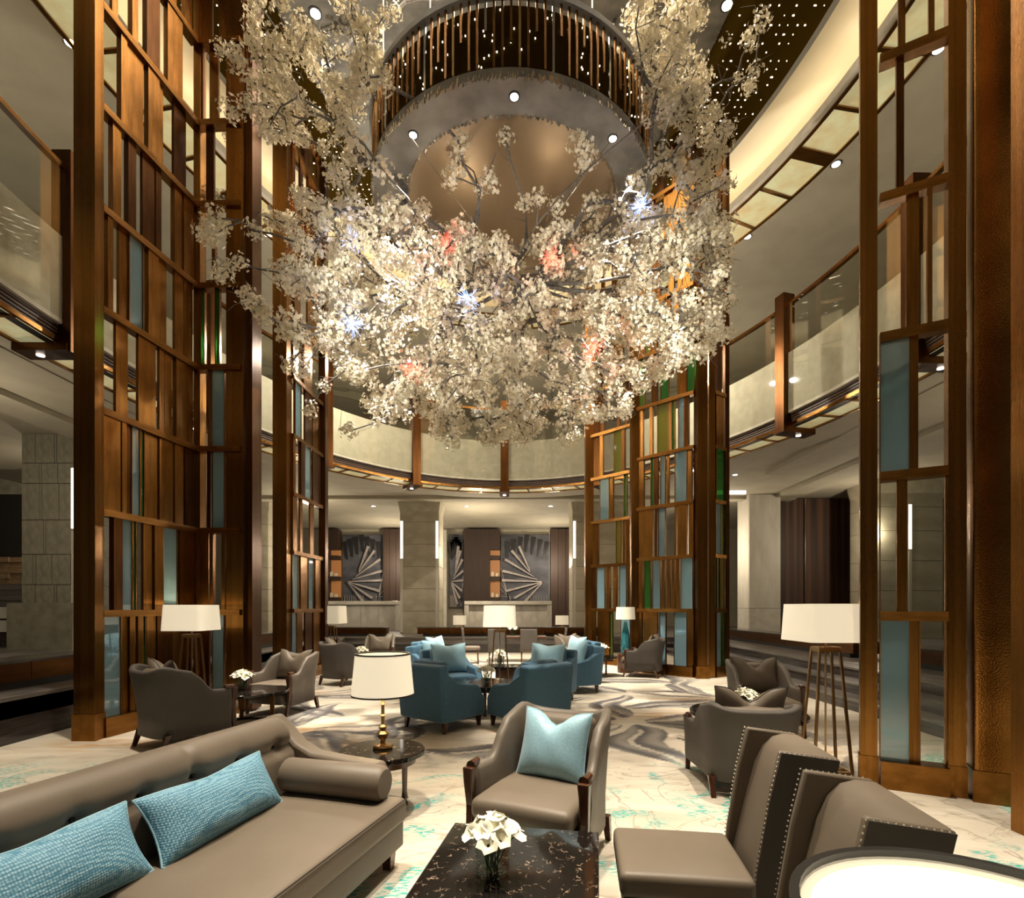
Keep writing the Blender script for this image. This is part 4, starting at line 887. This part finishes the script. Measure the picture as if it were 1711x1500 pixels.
# sofa (front towards local -Y, length along X)
SL = 2.75; srz = math.atan2(.269, .963)-PI/2+PI   # local -Y looks right-hand towards the table
def make_sofa():
    ux, uy = .269, .963; fx, fy = .963, -.269
    F = Vector((-.66, 3.27)); mid = F-Vector((ux, uy))*SL/2-Vector((fx, fy))*.5
    c = thing('sofa', 'long taupe tufted sofa at lower left with two aqua lumbar cushions', 'sofa', (mid.x, mid.y, 0), math.atan2(fx, -fy))
    # local: +X is along the length away from the camera, -Y front
    L = SL
    MB().rbox((0, -.01, .205), (L, .96, .17), .02).build('base', taupe_dk_lt, c, smooth='all')
    for k in range(2):
        MB().rbox((-L/4+k*L/2, -.09, .355), (L/2-.01, .86, .15), .04, crown=(0, 0, .015), n=6).build('seat_cushion', taupe, c, smooth='all')
    for k in range(2):
        m = MB(); z = .35; x0 = -L/2+k*L/2+.006; pts = [(x0, -.52, .425), (x0+L/2-.012, -.52, .425)]; m.tube(pts, .004, 5); m.build('piping', piping, c)
    # tufted rolled back
    prof = [(.50, .14), (.53, .50), (.56, .70), (.555, .80), (.52, .855), (.47, .875), (.41, .865), (.36, .83), (.335, .785), (.325, .745), (.32, .70), (.30, .655), (.29, .62), (.285, .56), (.27, .48), (.26, .38), (.25, .30)]
    nseg = 120; P = []
    btn = [-L/2+.22+i*.30 for i in range(9)]; seams = [-.42, .62-.0]
    for i in range(nseg+1):
        x = -L/2+.02+(L-.04)*i/nseg; row = []
        for j, (y, z) in enumerate(prof):
            d = 0
            if 6 <= j <= 15:
                for bxn in btn: d += .045*math.exp(-((x-bxn)/.035)**2-((z-.70)/.035)**2)
                d += .024*math.exp(-((z-.70)/.022)**2)
            for sx in seams:
                if j > 3: d += .03*math.exp(-((x-sx)/.014)**2)
            row.append((x, y+d, z-(.3*d if 4 < j < 8 else 0)))
        P.append(row)
    m = MB(); m.grid(P); n = len(prof); m.f += [tuple(range(n)), tuple(range(len(m.v)-1, len(m.v)-n-1, -1))]; m.build('tufted_back', taupe, c, smooth='all')
    m = MB()
    for bxn in btn: m.lathe([(.002, -.006), (.012, -.003), (.014, .003), (.0, .007)], (0, 0, 0), 8) if False else m.box((bxn, .372, .70), (.022, .014, .022))
    o = m.build('tuft_button', piping, c, bevel=.004)
    for s in (-1, 1):
        # scroll arm: high at the back, low at the front
        arm = [(.50, .14), (.55, .86), (.49, .87), (.40, .80), (.30, .70), (.18, .645), (0, .625), (-.30, .605), (-.32, .56), (-.32, .14)]
        MB().prism(arm, s*(L/2-.015), s*(L/2+.115), 'x').build('arm', taupe, c, bevel=.022, smooth=True)
        MB().tube([(s*(L/2-.12), .26, .535), (s*(L/2-.12), -.40, .535), (s*(L/2-.12), -.425, .535)], [.105, .105, .085], 20).build('bolster', taupe, c, smooth=True)
    for sx in (-1, 1):
        for sy in (-1, 1): MB().frustum((sx*(L/2-.07), sy*.42, 0), (.05, .05), (sx*(L/2-.07), sy*.42, .13), (.07, .07)).build('leg', wood_leg, c)
    return c, mid, Vector((ux, uy)), Vector((fx, fy))
sofa, smid, su, sf = make_sofa()
for k, (s, lb, rl) in enumerate([(.66, 'aqua woven lumbar cushion on the sofa, farther one', .0), (-.20, 'aqua woven lumbar cushion on the sofa, nearer one at the left edge', .0)]):
    p = smid+su*s-sf*.14; pillow('lumbar_cushion', lb, weave, (p.x, p.y, .435), math.atan2(sf.x, -sf.y)+.06*(1-k), .84, .33, .20, .50, .012, aqua)
# side chairs with wings and nail heads
def make_wing(label, loc, rz):
    c = thing('wing_chair', label, 'chair', loc, rz)
    MB().rbox((0, -.03, .41), (.50, .56, .11), .03, crown=(0, 0, .012)).build('seat', taupe, c, smooth='all')
    MB().rbox((0, -.02, .325), (.49, .54, .08), .01).build('seat_rail', taupe_dk, c, smooth='all')
    lean = .20
    m = MB(); m.M = tr(0, .27, .30) @ rot(-lean, 'X')
    P = []
    for i in range(9):
        x = -.20+.40*i/8; e = 1-abs(i-4)/4
        P.append([(x, .0, 0), (x, -.02, .12), (x, -.015-.01*e, .35), (x, -.005-.005*e, .55), (x, .015, .635), (x, .05, .69), (x, .10, .715), (x, .165, .722), (x, .15, 0)])
    m.grid(P); m.f += [tuple(range(9)), tuple(range(len(m.v)-1, len(m.v)-10, -1))]; m.build('back_panel', taupe, c, smooth=True)
    for s in (-1, 1):
        m = MB(); m.M = tr(0, .27, .30) @ rot(-lean, 'X')
        prof = [(-.035, -.08), (-.065, .2), (-.075, .5), (-.07, .705), (.165, .725), (.15, 0)]
        m.prism(prof, s*.20, s*.232, 'x'); m.build('wing', taupe, c, bevel=.010, smooth=True)
        m = MB(); m.M = tr(0, .27, .30) @ rot(-lean, 'X'); m.prism([(p[0]+(.006 if p[0] < 0 else -.004), p[1]-.006) for p in prof], s*.231, s*.236, 'x'); m.build('side_panel', taupe_dk, c)
        m = MB(); m.M = tr(0, .27, .30) @ rot(-lean, 'X')
        line = [(-.035, -.06), (-.065, .2), (-.075, .5), (-.072, .70), (.16, .722)]
        for a, b_ in zip(line[:-1], line[1:]):
            L = math.hypot(b_[0]-a[0], b_[1]-a[1]); n = int(L/.019)
            for q in range(n):
                y, z = a[0]+(b_[0]-a[0])*q/n, a[1]+(b_[1]-a[1])*q/n; m.add([(s*.236+dx*.005, y+dy*.0048, z+dz*.0048) for dx, dy, dz in ((1, 0, 0), (-1, 0, 0), (0, 1, 0), (0, -1, 0), (0, 0, 1), (0, 0, -1))], [(0, 2, 4), (0, 4, 3), (0, 3, 5), (0, 5, 2), (1, 4, 2), (1, 3, 4), (1, 5, 3), (1, 2, 5)])
        o = m.build('nail_heads', chrome, c, fix=False); o['kind'] = 'stuff'
    m = MB()
    for q in range(26):
        for s in (-1, 1): m.box((s*.248, -.29+q*.021, .295), (.006, .007, .007))
    for q in range(24): m.box((-.245+q*.021, -.293, .295), (.007, .006, .007))
    o = m.build('nail_heads', chrome, c, fix=False); o['kind'] = 'stuff'
    for s in (-1, 1):
        MB().frustum((s*.215, -.25, 0), (.03, .03), (s*.215, -.25, .30), (.05, .05)).build('leg', wood_leg, c); MB().frustum((s*.20, .36, 0), (.03, .03), (s*.20, .27, .32), (.05, .05)).build('leg', wood_leg, c)
    return c
W0 = make_wing('taupe wing chair with nail heads whose seat shows, right of the coffee table', (.80, 2.45, 0), face_rz(-.99, .13))
again(W0, 'taupe wing chair with nail heads partly behind the corner lampshade', (.70, 1.77, 0), face_rz(-.99, .15))
# coffee table
def rot_tbl(label):
    c = thing('coffee_table', label, 'table', (-.02, 2.21, 0), -math.atan2(145, 880)); 
    MB().rbox((0, 0, .425), (.76, 1.10, .05), .006, n=1).build('tabletop', blk_marble, c); MB().box((0, 0, .36), (.70, 1.04, .08)).build('apron', wood_leg, c)
    for sx in (-1, 1):
        for sy in (-1, 1): MB().frustum((sx*.33, sy*.5, 0), (.045, .045), (sx*.33, sy*.5, .36), (.07, .07)).build('leg', wood_leg, c)
    MB().box((0, 0, .12), (.60, .94, .03)).build('lower_shelf', wood_leg, c)
rot_tbl('rectangular coffee table with black gold-flecked marble top')
def round_table(label, x, y, r, z, style=0):
    c = thing('round_table', label, 'table', (x, y, 0))
    MB().lathe([(r-.02, z-.045), (r, z-.035), (r, z-.006), (r-.006, z)], n=48).build('tabletop', blk_marble, c, smooth=True)
    if style == 0:
        MB().lathe([(r*.8, z-.10), (r*.8, z-.045)], n=32).build('apron', wood_leg, c, smooth=True)
        for k in range(3):
            a = k*2*PI/3+.5; px, py = r*.55*math.cos(a), r*.55*math.sin(a)
            MB().lathe([(.022, 0), (.03, .02), (.018, .04), (.026, .07), (.02, .12), (.026, z-.12), (.03, z-.10)], (px, py, 0), 12).build('leg', wood_leg, c, smooth=True)
    else:
        for k in range(3):
            a = k*2*PI/3+.2; unit_box('leg', bronze_dk, c, (r*.6*math.cos(a), r*.6*math.sin(a), z/2-.01), (.05, .05, z-.07), a)
        m = MB(); m.lathe([(r*.55, 0), (r*.72, 0), (r*.72, .02), (r*.55, .02)], n=40); m.f = [f for f in m.f if len(f) < 10]; m.build('base_ring', wood_leg, c)
    return c
round_table('small round side table under the table lamp beside the sofa arm', -1.03, 4.17, .335, .475)
round_table('round black marble table beside the left armchairs', -3.64, 7.25, .53, .46, 1)
round_table('round black marble table between the teal club chairs', -.39, 7.98, .50, .46)
round_table('round black marble table between the two right armchairs', 2.57, 5.75, .60, .46, 1)
round_table('round black table by the far left armchairs', -3.1, 11.9, .42, .44)
round_table('round black table by the back right screen', 2.0, 12.3, .45, .46)
c = thing('square_table', 'square black marble table behind the floor lamp amid teal chairs', 'table', (-.1, 10.6, 0))
MB().rbox((0, 0, .40), (.62, .62, .05), .006, n=1).build('tabletop', blk_marble, c); MB().box((0, 0, .19), (.46, .46, .37)).build('pedestal', wood_leg, c)
# dining table group far back
c = thing('dining_table', 'dark dining table at the back between four side chairs', 'table', (.15, 15.4, 0)); MB().rbox((0, 0, .73), (1.7, .8, .05), .01, n=1).build('tabletop', wood_leg, c)
for sx in (-.5, .5): MB().box((sx, 0, .36), (.12, .5, .7)).build('pedestal', wood_leg, c)
def side_chair(label, loc, rz):
    c = thing('dining_chair', label, 'chair', loc, rz)
    MB().rbox((0, -.02, .44), (.46, .46, .10), .03, crown=(0, 0, .01), n=3).build('seat', taupe, c, smooth='all'); m = MB(); m.M = tr(0, .2, .46) @ rot(-.10, 'X'); m.rbox((0, 0, .27), (.46, .07, .56), .02, n=3); m.build('backrest', taupe_dk, c, smooth='all')
    for sx in (-1, 1):
        for sy in (-1, 1): MB().frustum((sx*.19, sy*.19, 0), (.025, .025), (sx*.19, sy*.18, .40), (.04, .04)).build('leg', wood_leg, c)
    return c
D0 = side_chair('dark dining chair seen from behind, left of the centre floor lamp', (-.42, 14.35, 0), face_rz(0, 1))
again(D0, 'dark dining chair seen from behind, right of the centre floor lamp', (.45, 14.35, 0), face_rz(0, 1))
again(D0, 'dark dining chair in profile at the left end of the back table', (-1.15, 14.9, 0), face_rz(1, .1)); again(D0, 'dark dining chair in profile at the right end of the back table', (1.28, 14.9, 0), face_rz(-1, .1))
# lamps
def floor_lamp(label, x, y, w_=.68, hsh=.36, z1=1.63, m=shade_m, legs=True):
    c = thing('floor_lamp', label, 'lamp', (x, y, 0)); z0 = z1-hsh
    s = MB(); k = .94
    def ring(q, z): 
        h = q/2; r = .05; out = []
        for (cx, cy, a0) in ((h-r, h-r, 0), (-h+r, h-r, PI/2), (-h+r, -h+r, PI), (h-r, -h+r, 3*PI/2)):
            for i in range(4): a = a0+i*PI/6; out.append((cx+r*math.cos(a), cy+r*math.sin(a), z))
        return out
    s.grid([ring(w_, z0), ring(w_*k, z1), ring(w_*k-.02, z1), ring(w_-.02, z0)], close_u=True, close_v=True); s.build('lamp_shade', m, c, smooth=True)
    MB().prism([p[:2] for p in ring(w_*k-.04, 0)], z0+.05, z0+.055).build('shade_diffuser', m, c)
    t_ = z0-.06; a, b_ = w_*.16, w_*.30
    for sx in (-1, 1):
        for sy in (-1, 1): MB().frustum((sx*b_, sy*b_*.7, .02), (.022, .022), (sx*a, sy*a*.7, t_), (.022, .022)).build('leg', gold_br, c)
    MB().tube([(0, 0, .03), (0, 0, z0+.06)], .009, 8).build('pole', gold_br, c)
    q = MB(); q.box((0, a*.7, t_-.02), (2*a, .02, .05)); q.box((0, -a*.7, t_-.02), (2*a, .02, .05)); q.box((a, 0, t_-.02), (.02, 1.4*a, .05)); q.box((-a, 0, t_-.02), (.02, 1.4*a, .05)); q.build('top_frame', gold_br, c)
    q = MB(); q.box((0, b_*.7, .015), (2*b_, .03, .03)); q.box((0, -b_*.7, .015), (2*b_, .03, .03)); q.box((b_, 0, .015), (.03, 1.4*b_, .03)); q.box((-b_, 0, .015), (.03, 1.4*b_, .03)); q.box((0, 0, .015), (2*b_, .03, .03)); q.build('base_frame', gold_br, c)
    light('lamp_bulb', 'POINT', (x, y, z0+.16), 14 if m is shade_m else 5, (1, .8, .52), .06)
    return c
gold_br = mat('antique_brass', (.42, .26, .12), .3, 1)
floor_lamp('floor lamp with rectangular cream shade before the front right screen', 3.06, 5.14, .60)
floor_lamp('floor lamp with rectangular cream shade before the front left screen', -4.56, 7.5, .56)
floor_lamp('floor lamp with cream shade standing behind the teal chairs, centre', -.23, 10.0, .62, .40)
floor_lamp('floor lamp with cream shade beside the back left screen', -4.55, 13.2, .66, .44, m=shade_far)
c = thing('glass_lamp', 'lamp with teal glass body and cream shade by the back right screen', 'lamp', (2.78, 12.9, 0))
MB().lathe([(.235, 1.30), (.22, 1.60), (.20, 1.60), (.215, 1.30)], n=28, cap=False).build('lamp_shade', shade_far, c, smooth=True); MB().lathe([(.09, .46), (.12, .6), (.10, .9), (.05, 1.15), (.02, 1.3)], n=20).build('body', g_teal, c, smooth=True)
MB().lathe([(.2, 0), (.2, .44), (.16, .46)], n=20).build('pedestal', wood_leg, c, smooth=True)
for lb, px_, sh in (('small cream table lamp on the back bench, left of centre', 768, 0), ('small cream table lamp on the back bench, right of centre', 939, 0)):
    D = 19.1; c = thing('bench_lamp', lb, 'lamp', (bx(px_, D), D, PZ+.32)); z = 0
    MB().lathe([(.24, .0), (.235, .33), (.22, .33), (.225, .0)], (0, 0, .09), 24, cap=False).build('lamp_shade', shade_far, c, smooth=True); MB().lathe([(.12, 0), (.10, .02), (.015, .03), (.015, .2)], n=12).build('base', gold_br, c, smooth=True)
# table lamp on side table
def baluster(c, z0, h, m):
    pr = [(.075, 0), (.08, .015), (.072, .03), (.025, .04), (.018, .06), (.03, .08), (.045, .10), (.045, .12), (.022, .14), (.03, .16), (.032, .175), (.014, .19), (.014, .25), (.024, .26), (.014, .27), (.012, .34), (.02, .35), (.012, .36), (.012, 1.0*h)]
    MB().lathe([(r, z*1.0) for r, z in pr], (0, 0, z0), 24).build('lamp_base', m, c, smooth=True)
def drum_shade(c, z0, z1, r0, r1, m=shade_m):
    MB().lathe([(r0, z0), (r1, z1), (r1-.008, z1), (r0-.008, z0)], n=48, cap=False).build('lamp_shade', m, c, smooth=True)
    for z, r in ((z0, r0), (z1, r1)):
        q = MB(); q.lathe([(r+.002, z-.006), (r+.002, z+.006), (r-.012, z+.006), (r-.012, z-.006)], n=48, cap=False); q.build('shade_trim', black, c, smooth=True)
c = thing('table_lamp', 'brass baluster table lamp with black-edged drum shade beside the sofa', 'lamp', (-1.03, 4.20, .476))
baluster(c, 0, .40, gold_br); drum_shade(c, .43, .75, .245, .215); light('lamp_bulb', 'POINT', (-1.03, 4.2, 1.05), 12, (1, .8, .52), .05)
MB().lathe([(.19, .70), (.19, .705)], n=32).build('shade_diffuser', shade_m, c)
c = round_table('round side table under the corner lamp, below the picture edge', .66, .70, .30, .50)
c = thing('table_lamp', 'table lamp with dark-rimmed drum shade and glowing top, cut off at lower right corner', 'lamp', (.655, .70, .501))
baluster(c, 0, .36, gold_br); drum_shade(c, .36, .66, .262, .252)
MB().lathe([(.226, .640), (.226, .646)], n=48).build('shade_diffuser', diffuser, c); q = MB(); q.lathe([(.244, .648), (.244, .654), (.226, .648), (.226, .640)], n=48, cap=False); q.build('shade_ring', shade_far, c, smooth=True)
# flower vases
def vase(label, x, y, z, s=1.0, nb=11, detail=True):
    c = thing('flower_vase', label, 'vase of flowers', (x, y, z))
    MB().lathe([(.05*s, 0), (.062*s, .005), (.066*s, .11*s), (.063*s, .11*s), (.058*s, .012), (.0, .01)], n=24, cap=False).build('vase', g_vase, c, smooth=True)
    st_ = MB(); rr = random.Random(int(x*100+y)); heads = []
    for k in range(nb):
        a = k*2.4; r = .095*s*math.sqrt((k+.3)/nb); zz = .13*s+.055*s*(1-(r/(.1*s))**2)+rr.uniform(-.01, .01)*s; heads.append((r*math.cos(a), r*math.sin(a), zz))
        st_.tube([(.02*s*math.cos(a+1), .02*s*math.sin(a+1), .012), (heads[-1][0]*.7, heads[-1][1]*.7, heads[-1][2]*.8), heads[-1]], .0025*s, 4)
    st_.build('stems', green, c)
    proto = None
    for k, h in enumerate(heads):
        if proto is None:
            m = MB(); P = []
            for j in range(6):
                f = j/5; r = (.006+.034*f**1.6)*s; zz = .04*f*s-(.012*s*f**4)
                P.append([((r*(1+.18*f*math.sin(3*t_*PI/6+1)))*math.cos(t_*PI/6), (r*(1+.18*f*math.sin(5*t_*PI/6)))*math.sin(t_*PI/6), zz+.008*s*f*math.sin(t_*PI/3)) for t_ in range(12)])
            m.grid(P, close_v=True); proto = m.mesh('bloom', flower_w, 'all')
        o = bpy.data.objects.new('bloom', proto); link(o, c); o.location = h; d = Vector((h[0]*9/s, h[1]*9/s, .8)); o.rotation_euler = (d.to_track_quat('Z', 'Y') @ Matrix.Rotation(rr.uniform(0, 6), 3, 'Z').to_quaternion()).to_euler()
    return c
vase('glass vase of cream flowers on the black coffee table', -.085, 2.28, .451, 1.12, 17)
vase('glass vase of white flowers on the left round table', -3.72, 7.25, .461, 1.25, 20); vase('glass vase of white flowers on the table amid teal chairs', -.39, 8.0, .461, 1.15, 20)
vase('glass vase of white flowers on the right round table', 2.55, 5.75, .461, 1.15, 20); vase('glass vase of white flowers on the far left round table', -3.35, 11.7, .441, 1.3, 16)
vase('glass vase of white flowers on the round table by the back right screen', 2.05, 12.1, .461, 1.4, 16); vase('glass vase of flowers on the square black table', -.25, 10.5, .426, 1.5, 14); vase('small vase of flowers on the back dining table', .02, 15.3, .756, 1.4, 12)
# ---------------------------------------------------------------- recessed downlights
def downlight(x, y, z, label, group, r=.08):
    c = thing('downlight', label, 'ceiling light', (x, y, z), group=group)
    MB().lathe([(r, -.012), (r, 0)], n=18).build('trim_ring', black, c); MB().lathe([(r*.75, -.02), (r*.75, -.011)], n=16).build('lens', led, c)
for px_, py_, w_ in ((1397, 275, 'over the balcony on the right, nearer the front screen'), (1249, 396, 'over the balcony on the right, beside the back screen'), (1568, 83, 'seen through the front right screen'),
                 (118, 73, 'at far left beside the large bronze post'), (447, 393, 'between the two left screens')):
    D = F_PX*(HU-CAMZ)/(HY-py_); downlight((px_-CX)*D/F_PX, D, HU+.02, 'round downlight in the upper ceiling '+w_, None, .12)
for px_, py_, w_ in ((527, 22, 'top left of the blossom tree'), (1113, 203, 'right of the ring'), (1215, 8, 'at the top right of the tree'), (545, 105, 'left of the ring')):
    D = F_PX*(HC-.1-CAMZ)/(HY-py_); downlight((px_-CX)*D/F_PX, D, HC-.1, 'round downlight in the marbled centre ceiling, '+w_, None, .12)
for px_, w_ in ((624, 'left of the left pilaster'), (780, 'above the central desk'), (920, 'left of the right pilaster')):
    downlight(bx(px_, 22.3), 22.3, HS+.14, 'small downlight in the lower ceiling '+w_, None, .12)
for x, y, w_ in ((10.6, 20, 'above the dark veneer wall'), (7.2, 17.0, 'over the right walkway'), (7.45, 10.9, 'just outside the balcony edge at right'), (-10.6, 16, 'over the left walkway')):
    downlight(x, y, HS+.14, 'small downlight in the lower ceiling '+w_, None, .1)
# added fill lights without fixtures: aisles, mezzanine, back wall, tree, parapet
for x, y, z, p in ((-10.5, 9, 5.4, 160), (10.5, 9, 5.4, 160), (-8, 20.5, 5.2, 200), (7.5, 20.5, 5.2, 160), (-1.5, 22.8, 5.2, 330), (2, 26.5, 5.2, 260), (-6, 26.5, 5.2, 260), (12, 17.5, 5.4, 120), (-13, 15, 5.4, 60)):
    light('aisle_fill', 'POINT', (x, y, z-1.3), p*1.1, WARM, .05)  # added below the lower ceiling to light it evenly
for x, y, z, p in ((-11, 8, 8.5, 260), (11, 8, 8.5, 260), (-7.5, 20, 8.5, 200), (7.5, 20, 8.5, 200), (0, 22, 8.5, 200)):
    light('mezzanine_fill', 'POINT', (x, y, z), p, WARM, .05)  # added points that lift the mezzanine level
light('tree_fill', 'SPOT', (-2.2, 4.6, 4.6), 390, (1, .95, .84), .15, (-.8, 8.6, 6.2), 75, .8); light('tree_fill', 'SPOT', (2.4, 4.6, 4.6), 390, (1, .95, .84), .15, (.8, 8.6, 6.2), 75, .8)  # added spots, free in the atrium, that brighten the blossom
for x_ in (-3.8, 3.4): light('parapet_fill', 'POINT', (x_, 13.8, 8.0), 520, (1, .9, .74), .05)  # added pair that brightens the stone parapet
